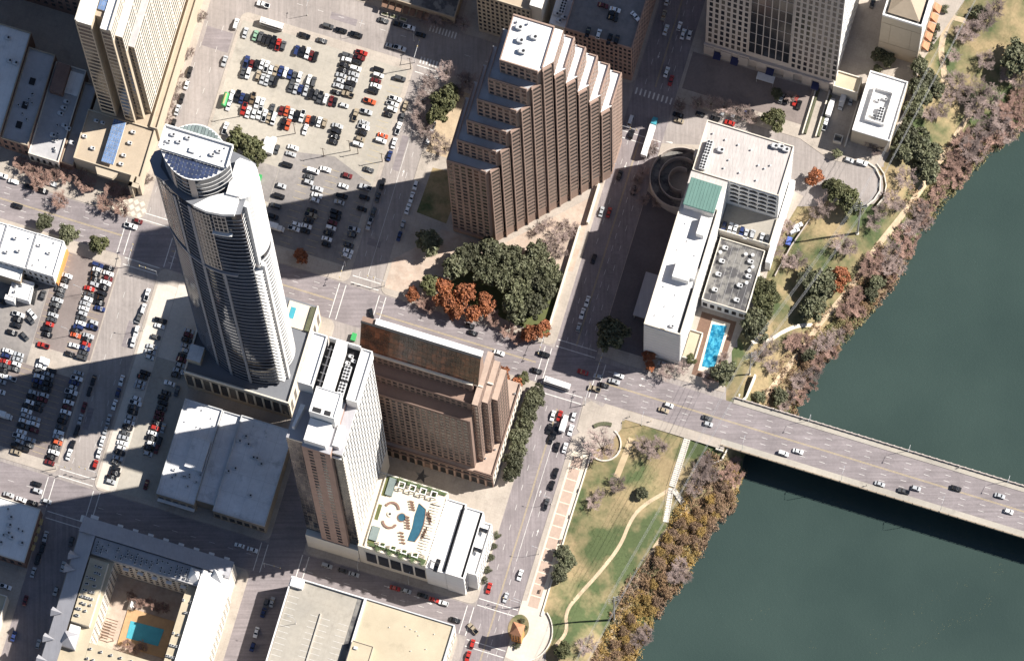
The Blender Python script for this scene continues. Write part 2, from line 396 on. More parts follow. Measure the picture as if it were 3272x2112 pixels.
# ------------------------------------------------------------------ streets
def rect(u0, v0, u1, v1): return [(u0,v0),(u1,v0),(u1,v1),(u0,v1)]
sheet('road', rect(-900,-11.5,103,5.5), .004, 'asphalt')
sheet('road', rect(18,5.5,37,900), .004, 'asphalt_v')
sheet('road', rect(18.2,-900,37,-11.5), .004, 'asphalt_v')
sheet('road', rect(-900,-128.4,18.2,-114.5), .004, 'asphalt')
sheet('road', rect(-78,-114.5,-62,-60), .004, 'asphalt')
sheet('road', rect(-82,-900,-62,-128.4), .004, 'asphalt')
sheet('road', rect(-176.8,-900,-160,-128.4), .004, 'asphalt_v')
prng = random.Random(9)
for u0_, v0_, w_, d_, m_ in ((-171,88,12,9,'asphalt'),(-100,-6,9,3,'asphalt_v'),(-40,1,14,2.6,'asphalt_v'),(60,-7,16,2.4,'asphalt_v'),(24,-60,2.6,14,'asphalt'),(31,40,2.6,18,'asphalt'),(-166,-50,3,12,'asphalt'),(-172,-90,2.6,10,'asphalt'),(-74,60,3,16,'asphalt'),(-120,116,12,3,'asphalt'),(-210,0,14,2.4,'asphalt_v'),(-20,-123,12,2.5,'asphalt_v'),(22,-100,3,9,'asphalt'),(-75,25,6,3,'asphalt')): sheet('road_patch', rect(u0_,v0_,u0_+w_,v0_+d_), .0065, m_)
BL = {}
for k, (u0, v0, u1, v1) in dict(A=(-900,6,-173,900), B=(-158,6,-78,108), C=(-63.5,6,18,108), D=(-64,127,17.5,900), E=(-158,127,-82,900), G=(-900,-113,-177,-11.5),
        H=(-159.7,-114,-78,-11.5), I=(-62,-114,18,-11.5), J=(-62,-900,15,-128.5), K=(-160,-900,-82,-128.5), L=(-900,-900,-177,-130)).items():
    BL[k] = sheet('pavement', rounded(u0, v0, u1, v1, 3.6), .13, 'pavement', thick=.14)
# right of the cross street: forecourts and drives, out to the crest of the bank
sheet('pavement', [(37,126),(95,126),(110,121),(133,122.5),(137,140),(137,175),(150,215),(170,260),(37,260)], .13, 'pavement', thick=.14)
sheet('pavement', [(37,8.5),(50,7.5),(96,8.5),(93,22),(96,42),(99,60),(98,78),(104,102),(93,104),(60,112),(37,106)], .13, 'pavement', thick=.14)
sheet('drive', [(37,107),(60,112.5),(94,104.5),(104,102.5),(127,104),(135,108),(137.5,114),(135,121),(110,120.5),(94.5,125.5),(37,125.5)], .02, 'concrete_street')
sheet('pavement', [(37,-150),(56,-150),(52,-118),(47.2,-111),(47,-34),(54,-28),(57,-20),(56,-15.8),(103,-15.8),(103,-11.6),(47,-11.6),(40.4,-26.5),(37,-30)], .13, 'pavement', thick=.14)
sheet('pavement', [(37.6,-15.2),(40.5,-12.2),(46.5,-13.6),(40,-27.5),(38,-26)], .14, 'pavement', thick=.14)
# lots
sheet('parking_lot', rect(-156.5,12,-80,104), .137, 'lot_concrete')
sheet('parking_lot', [(-122,13),(-81,13),(-81,51),(-100,58),(-122,54)], .141, 'lot_old')
sheet('parking_lot', rect(-141,30,-122.2,46), .141, 'lot_old')
sheet('parking_lot', rect(-204,-60.5,-177.5,-17), .137, 'lot_asphalt')
sheet('parking_lot', rect(-400,-108,-178,-70), .137, 'lot_asphalt')
sheet('parking_lot', rect(-400,-69.8,-204.2,-14), .137, 'lot_old')
sheet('parking_lot', rect(-149.5,-112,-131.5,-50), .137, 'lot_concrete')
sheet('pavement', rect(-158.5,-113,-149.7,-18), .139, 'lot_white')
sheet('pavement', rect(-149.5,-49.8,-131,-16), .139, 'lot_white')
sheet('parking_lot', rect(38.5,132,94,149), .137, 'lot_asphalt')
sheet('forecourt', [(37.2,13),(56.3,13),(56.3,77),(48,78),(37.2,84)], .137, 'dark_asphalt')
b = MB(); b.box(-.95,-.95,0,.95,.95,.02); tm_ = b.mesh('paving_panel', 'cream_line')
for i in range(8):
    for j in range(4):
        uu_, vv_ = -195+2.8*i+1.4*(j % 2), 7.6+1.4*j*1.9
        if vv_ < 15.5: link('paving_panel', tm_, BL['A'], (*W(uu_, vv_), .131), -PHI+math.pi/4)
sheet('plaza', [(-62,9),(-30,9),(-20,30),(-22,41),(-45,41),(-50,34),(-62,22)], .137, 'plaza')
sheet('plaza', [(-18,42),(16,76),(16,40),(-2,38)], .137, 'plaza')
sheet('lawn', [(-38,14),(14,9),(12,36),(-2,37.5),(-19,41),(-30,30)], .141, 'lawn')
sheet('lawn', [(-58,45),(-44,44),(-43,60),(-46,67),(-57,66)], .141, 'grass')
sheet('lawn', rect(-62,72,-47,102), .141, 'path')

# painted markings
mk = MB(); my = MB()
def line(u0, v0, u1, v1, w=.15, z=.009, dash=None, mb=None):
    mb = mb or mk; L = math.dist((u0,v0),(u1,v1)); du, dv = (u1-u0)/L, (v1-v0)/L; a = 0
    while a < L-1e-6:
        e = min(L, a+(dash[0] if dash else L)); h = w/2
        q = [(u0+du*a-dv*h*-1, v0+dv*a-du*h), (u0+du*e+dv*h, v0+dv*e-du*h), (u0+du*e-dv*h, v0+dv*e+du*h), (u0+du*a-dv*h, v0+dv*a+du*h)]
        q[0] = (u0+du*a+dv*h, v0+dv*a-du*h)
        mb.poly([(*W(*x), z) for x in q]); a = e+(dash[1] if dash else 0)
for ua, ub in ((-300,-180),(-157,-82),(-62,12),(44,420)):
    for vv in (-8.4,-5.6,-.4+.2,2.4):
        line(ua, vv, ub, vv, .14, dash=(2.6,6.6))
    for vv in (-3.25,-2.85): line(ua, vv, ub, vv, .14, mb=my)
for va, vb in ((-280,-20),(9,106),(129,260)):
    for u in (22.4,33): line(u, va, u, vb, .14, dash=(2.6,6.6))
    line(29.6, va, 29.6, vb, .14, dash=(2.6,3.))
    for u in (26.9,27.3): line(u, va, u, vb, .13, mb=my)
line(29.5,-90,29.5,-22,.16)
for va, vb in ((-106,-20),(10,106)):
    for u in (-171.5,-164.2): line(u, va, u, vb, .13, dash=(2.6,7.))
for va, vb in ((10,106),):
    line(-70.5, va, -70.5, vb, .16); line(-74.2, va, -74.2, vb, .13, dash=(2.6,7.)); line(-67.2, va, -67.2, vb, .13, dash=(2.6,7.))
for ua, ub in ((-155,-84),(-58,12),(-300,-182)):
    line(ua, 118, ub, 118, .13, dash=(2.6,7.)); line(ua, -121.5, ub, -121.5, .13, dash=(2.6,6.))
def crossing(u0, v0, u1, v1, w=3., t=.35):
    """Two bars and a stop line across a street."""
    L = math.dist((u0,v0),(u1,v1)); dv, du = (v1-v0)/L, (u1-u0)/L
    for s_ in (-w/2, w/2): line(u0-dv*s_, v0+du*s_, u1-dv*s_, v1+du*s_, t)
for u in (-178.5,-156.8,-80,-61.5): crossing(u,-11,u,5)
for u in (15.5,40.5): crossing(u,-11,u,5); 
for v in (-13.5,8): crossing(-176,v,-160,v); crossing(18.6,v,36.5,v)
crossing(-77,8.5,-64,8.5); crossing(-77,106,-64,106); crossing(18.6,105,36.5,105); crossing(-176,-111.5,-160,-111.5); crossing(-176,-131,-160,-131)
crossing(-178.5,-128,-178.5,-115); crossing(-157.5,-128,-157.5,-115); crossing(-79.5,-128,-79.5,-115); crossing(-60.5,-128,-60.5,-115); crossing(16,-128,16,-115); crossing(18.6,-112,36.5,-112); crossing(18.6,-131,36.5,-131)
for k in range(9):      # ladder crossings in the shade of the towers
    line(-76+1.45*k, 108.8, -76+1.45*k, 111.6, .6); line(-76+1.45*k, 123.5, -76+1.45*k, 126.4, .6)
    line(19.5+2*k, 123.6, 19.5+2*k, 126.6, .7); line(38.5,107.6+2*k, 41.6,107.6+2*k, .7)
def arrow(u, v, du, dv):
    q = [(-1.5,-.12),(.3,-.12),(.3,-.5),(1.5,0),(.3,.5),(.3,.12),(-1.5,.12)]
    mk.poly([(*W(u+x*du-y*dv, v+x*dv+y*du), .009) for x, y in q])
for a in ((30.8,-58,0,1),(34.8,-75,0,1),(24.6,112-20,0,-1),(24.4,118+25,0,-1),(-22,-117.5,1,0),(-2,-119,1,0),(-8,-118,1,0),(47,-9.5,-1,0),(60,.8,-1,0),(60,3.8,-1,0),(-68.8,60,0,1)): arrow(*a)
tag(mk.build('road_marking', 'white_line'), kind='structure'); tag(my.build('road_marking', 'yellow_line'), kind='structure')
# stall lines of the lots
ml = MB()
def stalls(u0, v0, u1, v1, step, length, du=1., dv=0.):
    L = math.dist((u0,v0),(u1,v1)); n = int(L/step)
    for k in range(n+1):
        a, c = u0+(u1-u0)*k/n, v0+(v1-v0)*k/n
        line(a, c, a+du*length, c+dv*length, .12, .145, mb=ml)
stalls(-203.5,-58,-203.5,-18,2.6,5); stalls(-189.5,-58,-189.5,-18,2.6,10); stalls(-190,-106,-190,-72,2.6,5); stalls(-207.5,-106,-207.5,-72,2.6,10); stalls(-222,-106,-222,-72,2.6,5)
stalls(-112.5,15,-112.5,50,2.7,5); stalls(-86,15,-86,50,2.7,5); stalls(-101,14,-101,52,2.7,5); stalls(-86.5,52,-86.5,98,2.7,5)
tag(ml.build('parking_marking', 'yellow_line'), kind='structure')

# ------------------------------------------------------------------ bridge
br = link('road_bridge', None, loc=(*W(103,-3),0), rot=-PHI)
tag(br, 'long concrete road bridge carrying six lanes across the green river', 'bridge')
def bpart(name, m, *boxes):
    b = MB()
    for x in boxes: b.box(*x)
    return b.build(name, m, br)
BLEN = 330
bpart('deck', 'pavement', (-2,-11.1,-1.1,BLEN,11.1,-.03))
bpart('girder', 'beige_dark', *[(2,y-.5,-2.6,BLEN,y+.5,-1.12) for y in (-9.6,-6.4,-3.2,0,3.2,6.4,9.6)])
bpart('roadway', 'asphalt', (0,-8.4,-.02,BLEN,8.1,.006))
bpart('sidewalk', 'lot_concrete', (-2,-11.0,-.02,BLEN,-8.42,.2)); bpart('sidewalk', 'lot_concrete', (-2,8.12,-.02,BLEN,10.5,.2))
for k in range(11):
    b = MB(); x = 22+30*k
    b.box(x-1.2,-6.2,-17,x+1.2,7,-4.2); b.box(x-1.6,-9.4,-4.2,x+1.6,9.4,-2.62); b.build('pier', 'beige_dark', br)
b = MB(); b.box(-2,-11.35,-.9,BLEN,-11.1,.35); b.box(-2,-11.3,1.0,BLEN,-11.16,1.12)
for k in range(int(BLEN/4.2)): b.box(-1+4.2*k,-11.34,.35,-.78+4.2*k,-11.12,1.15)
b.build('railing', 'beige_dark', br)
b = MB(); b.box(-2,10.5,-.9,BLEN,10.75,.5); b.box(-2,10.5,.95,BLEN,10.8,1.2)
for k in range(int(BLEN/3.3)): b.box(-1+3.3*k,10.45,.5,-.2+3.3*k,10.95,1.25)
b.build('balustrade', 'pinkish', br)
b = MB(); b.box(-3.5,-13.5,-13,0,-11.4,-.1); b.box(-3.5,11,-13,0,13,-.1); b.box(-4,-11,-13,-1,11,-1.2)
b.build('abutment', 'cream', br)
# floating leaves on the water
b = MB()
for cx, cy, n_, sx, sy in ((1400,1270,40,160,60),(1600,1150,18,90,80),(1740,900,14,60,60),(900,1440,12,70,60),(60,1190,6,60,40),(1180,1400,18,120,60),(420,1450,6,30,20),(1300,1100,40,500,300)):
    for k in range(n_):
        t = random.gauss(0,.5); x = cx+t*sx; y = cy-t*sy*.9+random.gauss(0,26); p = P('C3', x, y, WATER_Z); s_ = random.uniform(.04,.12); a = random.random()*3
        b.poly([(p[0]+s_*math.cos(a+j*1.57), p[1]+s_*math.sin(a+j*1.57), WATER_Z+.03) for j in range(4)])
tag(b.build('floating_leaves', 'reed'), 'pale leaf litter drifting on the green river below the bridge', 'leaves', kind='stuff')
# ------------------------------------------------------------------ buildings
_pane = {}
def pane_mesh(w, h, t, m):
    k = (round(w,2), round(h,2), t, m)
    if k not in _pane:
        b = MB(); b.box(-w/2,-t,-h/2,w/2,0,h/2); _pane[k] = b.mesh('window', m)
    return _pane[k]
class Bld:
    """A building: an Empty at its base corner, turned with the street grid, that parents its parts."""
    def __init__(s, name, label, cat, u0, v0, group=None):
        s.u0, s.v0 = u0, v0; s.nwin = 0; s.more = {}
        s.root = tag(link(name, None, loc=(*W(u0, v0), 0), rot=-PHI), label, cat, group)
    def mb(s): return MB()
    def put(s, name, mb, m, parent=None, kind=None, smooth=False):
        o = mb.build(name, m, parent or s.root, smooth=smooth); return tag(o, kind=kind)
    def box(s, name, m, u0, v0, z0, u1, v1, z1, parent=None, top=None):
        b = MB(); b.box(u0-s.u0, v0-s.v0, z0, u1-s.u0, v1-s.v0, z1)
        if top: b.m[1] = 1; m = [m, top]
        return s.put(name, b, m, parent)
    def boxes(s, name, m, lst, parent=None):
        b = MB()
        for x in lst: b.box(x[0]-s.u0, x[1]-s.v0, x[2], x[3]-s.u0, x[4]-s.v0, x[5])
        return s.put(name, b, m, parent)
    def prism(s, name, m, poly, z0, z1, top=None, parent=None, poly1=None):
        b = MB(); q = lambda pl: [(u-s.u0, v-s.v0) for u, v in pl]
        b.prism(q(poly), z0, z1, 0, 1 if top else None, q(poly1) if poly1 else None)
        return s.put(name, b, [m, top] if top else m, parent)
    def body(s, m, u0, v0, z0, u1, v1, z1, roof='white_roof', par=.9, w=.4, name='wall', parm=None):
        """Wall block with its roof surface sunk behind a parapet."""
        s.box(name, m, u0, v0, z0, u1, v1, z1-par, top=roof)
        s.boxes('parapet', parm or m, [(u0,v0,z1-par-.01,u1,v0+w,z1),(u0,v1-w,z1-par-.01,u1,v1,z1),(u0,v0+w,z1-par-.01,u0+w,v1-w,z1),(u1-w,v0+w,z1-par-.01,u1,v1-w,z1)])
    def facade(s, u, v, ang, L, z0, z1, nc, nr, pier=.3, span=.35, dep=.35, wall='beige', gl='glass', thick=None, name='window', skip=None, frame=True, sp=None):
        """Piers and spandrels stand proud of the wall plane; every pane between them is a piece of its own."""
        a = math.radians(ang); d = (math.cos(a), math.sin(a)); nrm = (d[1], -d[0]); u -= s.u0; v -= s.v0
        cw, ch = L/nc, (z1-z0)/nr; dep *= .42; pw, sh = cw*pier, ch*span*.88
        b = MB()
        def fb(a0, a1, o0, o1, c0, c1, mi=0):
            c = [(u+d[0]*x+nrm[0]*y, v+d[1]*x+nrm[1]*y) for x, y in ((a0,o0),(a1,o0),(a1,o1),(a0,o1))]
            b.prism(c[::-1], c0, c1, mi)
        if frame:
            for k in range(nc+1):
                c = k*cw; fb(max(0,c-pw/2), min(L,c+pw/2), -.02, dep, z0, z1)
            for k in range(nr+1):
                c = z0+k*ch; fb(.01, L-.01, -.03, dep-.03, max(z0, c-sh/2), min(z1-.01, c+sh/2), 1 if sp else 0)
            s.put('facade_frame', b, [wall, sp] if sp else wall)
        w, h = cw-pw+.04, ch-sh+.04; me = pane_mesh(w, h, .07, gl)
        for j in reversed(range(nr)):
            for k in range(nc):
                if skip and skip(k, j): continue
                x = (k+.5)*cw; z = z0+(j+.5)*ch
                loc = (u+d[0]*x, v+d[1]*x, z)
                if s.nwin < 300:
                    link(name, me, s.root, loc, a); s.nwin += 1
                else:
                    m_ = s.more.setdefault(gl, MB())
                    c = [(loc[0]+d[0]*e+nrm[0]*y, loc[1]+d[1]*e+nrm[1]*y) for e, y in ((-w/2,.0),(w/2,.0),(w/2,.07),(-w/2,.07))]
                    m_.prism(c[::-1], z-h/2, z+h/2)
    def done(s):
        for gl, m_ in s.more.items(): s.put('window_grid', m_, gl, kind='stuff')
    def clutter(s, lst): pass

_unit = {}
def unit_mesh(kind):
    if kind in _unit: return _unit[kind]
    b = MB()
    if kind == 'unit':           # packaged air handler with hood and fan ring
        b.box(-1.1,-.8,.25,1.1,.8,1.35); b.box(-1.0,-.7,0,1.0,.7,.24,1); b.cyl(.45,0,1.36,1.5,.5,10,1); b.box(-1.5,-.5,.5,-1.11,.5,1.1)
    elif kind == 'fan':          # condenser
        b.box(-.45,-.45,.1,.45,.45,1.0); b.cyl(0,0,1.01,1.1,.36,10,1); b.box(-.4,-.4,0,.4,.4,.09,1)
    elif kind == 'vent':
        b.cyl(0,0,0,.5,.25,8); b.cyl(0,0,.51,.75,.42,8,0,.2)
    elif kind == 'chiller':
        b.box(-1.3,-3.2,.4,1.3,3.2,2.2)
        for i in range(5):
            for j in (-.6,.6): b.cyl(j,-2.5+1.25*i,2.21,2.45,.45,10,1)
        b.box(-1.2,-3,0,1.2,3,.39,1)
    elif kind == 'dish':
        b.cyl(0,0,0,.8,.08,6); b.cyl(0,0,.8,1.15,.15,12,0,.8)
    elif kind == 'hatch':
        b.box(-.8,-.6,0,.8,.6,.5); b.box(-.85,-.65,.51,.85,.65,.6)
    _unit[kind] = b.mesh('rooftop_'+kind, ['metal_light', 'dark']); return _unit[kind]
_cnt = {}
NAMES = dict(unit='air_handler', fan='condenser', vent='roof_vent', chiller='chiller', dish='satellite_dish', hatch='roof_hatch')
CATS = dict(unit='air conditioner', fan='air conditioner', vent='vent', chiller='chiller', dish='satellite dish', hatch='hatch')
def unit(kind, u, v, z, where, rot=0., sc=1., look='pale grey'):
    k = (kind, where); i = _cnt[k] = _cnt.get(k, 0)+1
    o = link(NAMES[kind], unit_mesh(kind), None, (*W(u, v), z), -PHI+rot)
    o.scale = (sc, sc, sc)
    tag(o, f"{look} {NAMES[kind].replace('_',' ')}, {nth(i-1)} from the west on {where}", CATS[kind], 'plant on '+where)
    return o
def units(kind, pts, z, where, **kw):
    for p in sorted(pts): unit(kind, p[0], p[1], z, where, **kw)
def spread(kind, n, u0, v0, u1, v1, z, where, seed=1, **kw):
    r = random.Random(seed); units(kind, [(r.uniform(u0,u1), r.uniform(v0,v1)) for _ in range(n)], z, where, **kw)

# --- tall beige tower, top left
B = Bld('office_tower', 'tall beige tower with stepped white ledges beside the top parking lot', 'building', -208, 19.5)
B.body('beige', -208,19.5,0,-177,42,12, 'tan_roof'); B.box('wall','beige',-206,42,0,-177,140,11.4,top='tan_roof')
B.body('beige', -179.4,42,0,-176,140,13, 'tan_roof', name='walkway')
for (u0,v0,u1,zt_) in ((-202,42.3,-194.9,104),(-191,42.3,-186.4,104)): B.box('wall','beige',u0,v0,11.4,u1,140,zt_,top='white_roof')
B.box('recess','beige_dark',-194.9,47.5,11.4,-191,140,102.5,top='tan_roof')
B.box('wall','beige',-186.4,45.1,11.4,-183.3,140,94,top='cream'); B.box('wall','beige',-183.3,48.2,11.4,-180.8,140,79,top='grey_roof')
B.facade(-202,42.3,0,7.1,14,102,1,24,.16,.42,.3,'beige'); B.facade(-191,42.3,0,4.6,14,102,1,24,.18,.42,.3,'beige')
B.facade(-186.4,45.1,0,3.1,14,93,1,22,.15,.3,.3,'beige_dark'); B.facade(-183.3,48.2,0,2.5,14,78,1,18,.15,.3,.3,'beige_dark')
B.facade(-180.8,48.2,90,84,13,79,11,18,.1,.5,.4,'cream'); B.facade(-183.3,45.1,90,84,80,94,11,4,.1,.5,.35,'cream'); B.facade(-186.4,42.3,90,84,95,104,11,3,.1,.5,.35,'cream')
B.boxes('parapet','cream',[(-202,42.3,104,-201.2,139,105.2),(-187.2,42.3,104,-186.4,139,105)])
def skylight(B, u0,v0,u1,v1,z, nu,nv,gm,rise=1.2,name='skylight'):
    fr = B.box(name,'cream',u0,v0,z-.6,u1,v1,z-.05); du,dv = (u1-u0)/nu,(v1-v0)/nv
    b = MB(); b.box(-du/2+.07,-dv/2+.07,-.05,du/2-.07,dv/2-.07,.05); me = b.mesh('skylight_pane', gm)
    for i in range(nu):
        for j in range(nv): link('skylight_pane', me, fr, (u0+(i+.5)*du-B.u0, v0+(j+.5)*dv-B.v0, z+.02))
skylight(B,-195.4,21,-189.8,40.5,13.6,5,12,'skylight_pale'); skylight(B,-194.6,50,-191.2,100,103.4,3,26,'skylight_pale')
B.prism('entry_canopy','beige',[(-196,16),(-189,16),(-187,19.4),(-198,19.4)],9,11); B.boxes('frame','beige',[(-181,14.5,0,-179.5,19.4,13),(-178.3,16.5,0,-176.5,19.4,13.2),(-181,14.5,12.4,-176.5,16.4,13)])
B.done()
units('unit',[(-206,30),(-203,38),(-201,26),(-187,27),(-186,33),(-186,38),(-187,23),(-200,38)],11.2,'the tan podium roof',sc=.8,look='tan')
# --- old low blocks on its left
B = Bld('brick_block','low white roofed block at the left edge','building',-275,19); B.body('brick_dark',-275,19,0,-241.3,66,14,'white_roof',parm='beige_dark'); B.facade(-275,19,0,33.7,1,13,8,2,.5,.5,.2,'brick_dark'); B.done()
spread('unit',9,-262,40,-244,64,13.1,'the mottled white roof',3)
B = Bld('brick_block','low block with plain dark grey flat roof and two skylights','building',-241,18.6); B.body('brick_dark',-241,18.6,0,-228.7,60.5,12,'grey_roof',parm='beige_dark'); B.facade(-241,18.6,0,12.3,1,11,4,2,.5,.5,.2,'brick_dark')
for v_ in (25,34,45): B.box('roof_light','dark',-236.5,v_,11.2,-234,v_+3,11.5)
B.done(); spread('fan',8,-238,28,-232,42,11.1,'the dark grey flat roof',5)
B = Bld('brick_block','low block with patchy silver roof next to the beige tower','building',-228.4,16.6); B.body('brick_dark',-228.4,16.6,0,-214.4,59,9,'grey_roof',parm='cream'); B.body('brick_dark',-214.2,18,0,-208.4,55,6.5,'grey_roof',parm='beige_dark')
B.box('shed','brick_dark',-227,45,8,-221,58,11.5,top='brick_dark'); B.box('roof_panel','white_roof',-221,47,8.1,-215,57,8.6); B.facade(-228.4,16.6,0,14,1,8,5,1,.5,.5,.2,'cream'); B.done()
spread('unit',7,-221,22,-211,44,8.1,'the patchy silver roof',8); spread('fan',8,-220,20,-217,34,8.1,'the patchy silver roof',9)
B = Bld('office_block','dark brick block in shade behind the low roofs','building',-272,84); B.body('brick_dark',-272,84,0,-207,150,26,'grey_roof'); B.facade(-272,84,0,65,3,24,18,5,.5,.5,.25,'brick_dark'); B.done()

# --- residential tower with curved banded front
B = Bld('residential_tower', 'very tall curved glass tower with pale floor bands and lens shaped roof', 'building', -132.5, -59.5)
B.box('podium','beige',-132.3,-58.8,0,-84,-14,18.5,top='dark_roof')
B.facade(-132.3,-58.8,0,48,4,17.5,12,1,.22,.06,.8,'beige'); B.facade(-84,-58.8,90,44,4,17.5,9,1,.5,.2,.4,'cream')
B.boxes('parapet','cream',[(-132.3,-58.8,18.5,-84,-58.2,19.8),(-132.3,-58,18.5,-131.7,-14,19.8),(-84.6,-58.1,18.5,-84,-14,19.8)])
B.box('corner_block','beige',-132.2,-54,18.5,-126,-47,22.5,top='pale_roof')
B.box('pool_terrace','deck_stone',-97,-26,18.5,-85,-15,18.9); B.box('pool','pool_pale',-95.5,-22.5,18.9,-93.2,-17.5,19.0); B.box('planter','oak_leaf',-87,-26,18.6,-85,-15,19.6)
TC, TL, TD = -104., 27.5, 14.2
def front(u, e=0.): t = (u-TC)/(TL+e*.6); return -40-(TD+e)*max(0., 1-t*t)**.8
def oval(e=0., n=30, ue=-90.8):
    us = [TC-(TL+e*.6)+ (ue-TC+TL+e*.6)*(.5-.5*math.cos(math.pi*min(1., k/n*.62+.0)))/ (.5-.5*math.cos(math.pi*.62)) for k in range(n+1)]
    return [(u, front(u, e)) for u in us]+[(u, -40+(11.5+e)*max(0., 1-((u-TC)/(TL+e*.6))**2)**.8) for u in us[:0:-1]]
TOP = 208.
B.prism('glass_shaft','glass_blue',oval(),18.5,TOP,top='dark_roof'); fl = 3.7
for k in range(50): z = 20.5+fl*k; B.prism('floor_band','band',oval(.2),z,z+.5)
def strip_front(name, m, u0, u1, z0, z1, e=.55, n=3):
    b = MB()
    for k in range(n):
        a_, c_ = u0+(u1-u0)*k/n, u0+(u1-u0)*(k+1)/n
        b.prism([(a_-B.u0, front(a_, e)-B.v0),(c_-B.u0, front(c_, e)-B.v0),(c_-B.u0, front(c_, -.5)-B.v0),(a_-B.u0, front(a_, -.5)-B.v0)], z0, z1)
    return B.put(name, b, m)
for u0_, u1_, z0_, z1_ in ((-119.6,-118.2,18.5,205),(-112.6,-111.2,18.5,206),(-103.4,-102.3,18.5,146)): strip_front('pier','band',u0_,u1_,z0_,z1_)
def gridwall(u0, u1, z0, z1, nc):
    nr_ = int((z1-z0)/fl); du = (u1-u0)/nc
    for k in range(nc+1): strip_front('mullion','pinkish',u0+du*k-.18,u0+du*k+.18,z0,z1,.36,1)
    for j in range(nr_+1): strip_front('spandrel','pinkish',u0-.2,u1+.2,z0+fl*j-.45,z0+fl*j+.45,.32,nc)
    me_ = pane_mesh(du-.3,fl-1.,.1,'glass')
    for k in range(nc):
        uc = u0+du*(k+.5); an = math.atan2(front(uc+.2)-front(uc-.2), .4)
        for j in range(nr_): link('window', me_, B.root, (uc-B.u0, front(uc,.24)-B.v0, z0+fl*(j+.5)), an); B.nwin += 1
gridwall(-129.2,-120.4,150,204,5); gridwall(-110.8,-103.6,148,205,5); gridwall(-102.,-97.,190,206,3)
strip_front('ledge','band',-129,-119,146,147,.9,6); strip_front('ledge','white_wall',-103.4,-95.5,188.4,189.2,1.4,5); strip_front('ledge','band',-119,-97,145,145.9,.8,9)
for k in range(34): z = 21.5+fl*k; B.box('balcony','white_wall',-90.9,-50.9,z,-88.2,-48.1,z+.9)
for k in range(34): z = 21.5+fl*k; B.box('balcony_floor','cream',-90.9,-50.9,z-.5,-88.9,-48.1,z-.05)
B.box('corner_pier','white_wall',-88.9,-48,18.5,-87.2,-46.3,148); B.box('panel_wall','metal_light',-90.8,-48.2,148,-89.4,-45.8,208)
for k in range(15): z = 150+fl*k; B.box('balcony','white_wall',-92.6,-51.2,z,-90.7,-48.4,z+.7)
def bay(e=0.): return [(-93.2+(5.2+e)*math.cos(a), -38.6+(7.6+e)*math.sin(a)) for a in np.linspace(-math.pi/2, math.pi/2, 15)]
B.prism('glass_bay','glass_blue',bay(),18.5,148,top='white_roof'); B.prism('bay_wall','white_wall',bay(.1),148,TOP+1.6,top='white_roof')
for k in range(34): z = 20.5+fl*k; B.prism('floor_band','white_wall',bay(.4),z,z+.75)
for k in range(15): z = 150+fl*k; B.prism('floor_band','white_wall',bay(.3),z,z+.6)
# crown drum with bands, lens roof with two glass skirts
CZ = 226.; CU, CV = -111.5, -40.
def crown(e=0., n=26): 
    p = [(CU+t*(14.2+e), CV-(10.3+e)*max(0,1-t*t)**.8) for t in np.linspace(-1,1,n)]+[(CU+t*(14.2+e), CV+(11.+e)*max(0,1-t*t)**.8) for t in np.linspace(1,-1,n)[1:-1]]
    return p
B.prism('crown_glass','glass_blue',crown(),TOP,CZ-.7)
for z in (209.6,213.2,216.8,220.4): B.prism('crown_band','white_wall',crown(.14),z,z+.32)
b = MB()
for t0, t1 in ((-.55,-.43),(.02,.2)):
    for k in range(3):
        a_, c_ = t0+(t1-t0)*k/3, t0+(t1-t0)*(k+1)/3; f_ = lambda t, e: (CU+t*14.2-B.u0, CV-(10.3+e)*(1-t*t)**.8-B.v0)
        b = MB(); b.prism([f_(a_,.35),f_(c_,.35),f_(c_,-.5),f_(a_,-.5)],TOP,CZ-.8); B.put('crown_panel',b,'pinkish')
B.prism('crown_rim','white_wall',crown(.35),CZ-.7,CZ-.2)
B.prism('roof','white_roof',[(-125.4,-42.2),(-97.6,-42.2),(-97.6,-33.6),(-125.2,-33.6)],CZ-.1,CZ+1.)
B.boxes('roof_frame','white_wall',[(-125.4,-33.9,CZ+1,-97.6,-33.3,CZ+2.2),(-125.6,-42.5,CZ+1,-125.1,-34,CZ+2),(-97.8,-42.5,CZ+1,-97.3,-34,CZ+2.2),(-125.4,-42.8,CZ+1,-97.6,-42.4,CZ+1.5)])
B.prism('east_roof','white_roof',[(-98.2,-46.5),(-93,-46.2),(-89.5,-42.5),(-88.3,-38.6),(-89.6,-34.5),(-93.4,-31.6),(-97,-31.4),(-98.2,-33)],TOP,TOP+3.2)
B.prism('sail_ledge','white_roof',[(-109.5,front(-109.5,.6)),(-104,front(-104,.9)),(-97.5,front(-97.5,.9)),(-93,front(-93,.8)),(-93,-46.6),(-98,-45.5),(-104,-49)],TOP,TOP+2.2)
B.prism('west_ledge','band',[(-131.4,-42),(-128,-46.8),(-124,front(-124,.3)),(-122,-47),(-126.6,-43),(-127.6,-36),(-130.6,-38)],TOP,TOP+.9)
def skirt(sign, m, nu, rows, dep):
    base = -42.9 if sign < 0 else -33.2; fr = B.box('glass_skirt','white_wall',-112,base-.3,CZ-.25,-111,base+.3,CZ-.2)
    for i in range(nu):
        tm = -1+2*(i+.5)/nu; far = CV+sign*dep*(1-tm*tm)**.8; ext = (far-base)*sign
        if ext < .5: continue
        for r in range(rows):
            v0_, v1_ = base+sign*ext*r/rows, base+sign*ext*(r+1)/rows; uu = CU+tm*14.; hw = 14./nu-.1
            b = MB(); b.box(uu-hw-B.u0, min(v0_,v1_)+.08-B.v0, CZ, uu+hw-B.u0, max(v0_,v1_)-.08-B.v0, CZ+.08); b.build('skylight_pane', m, fr)
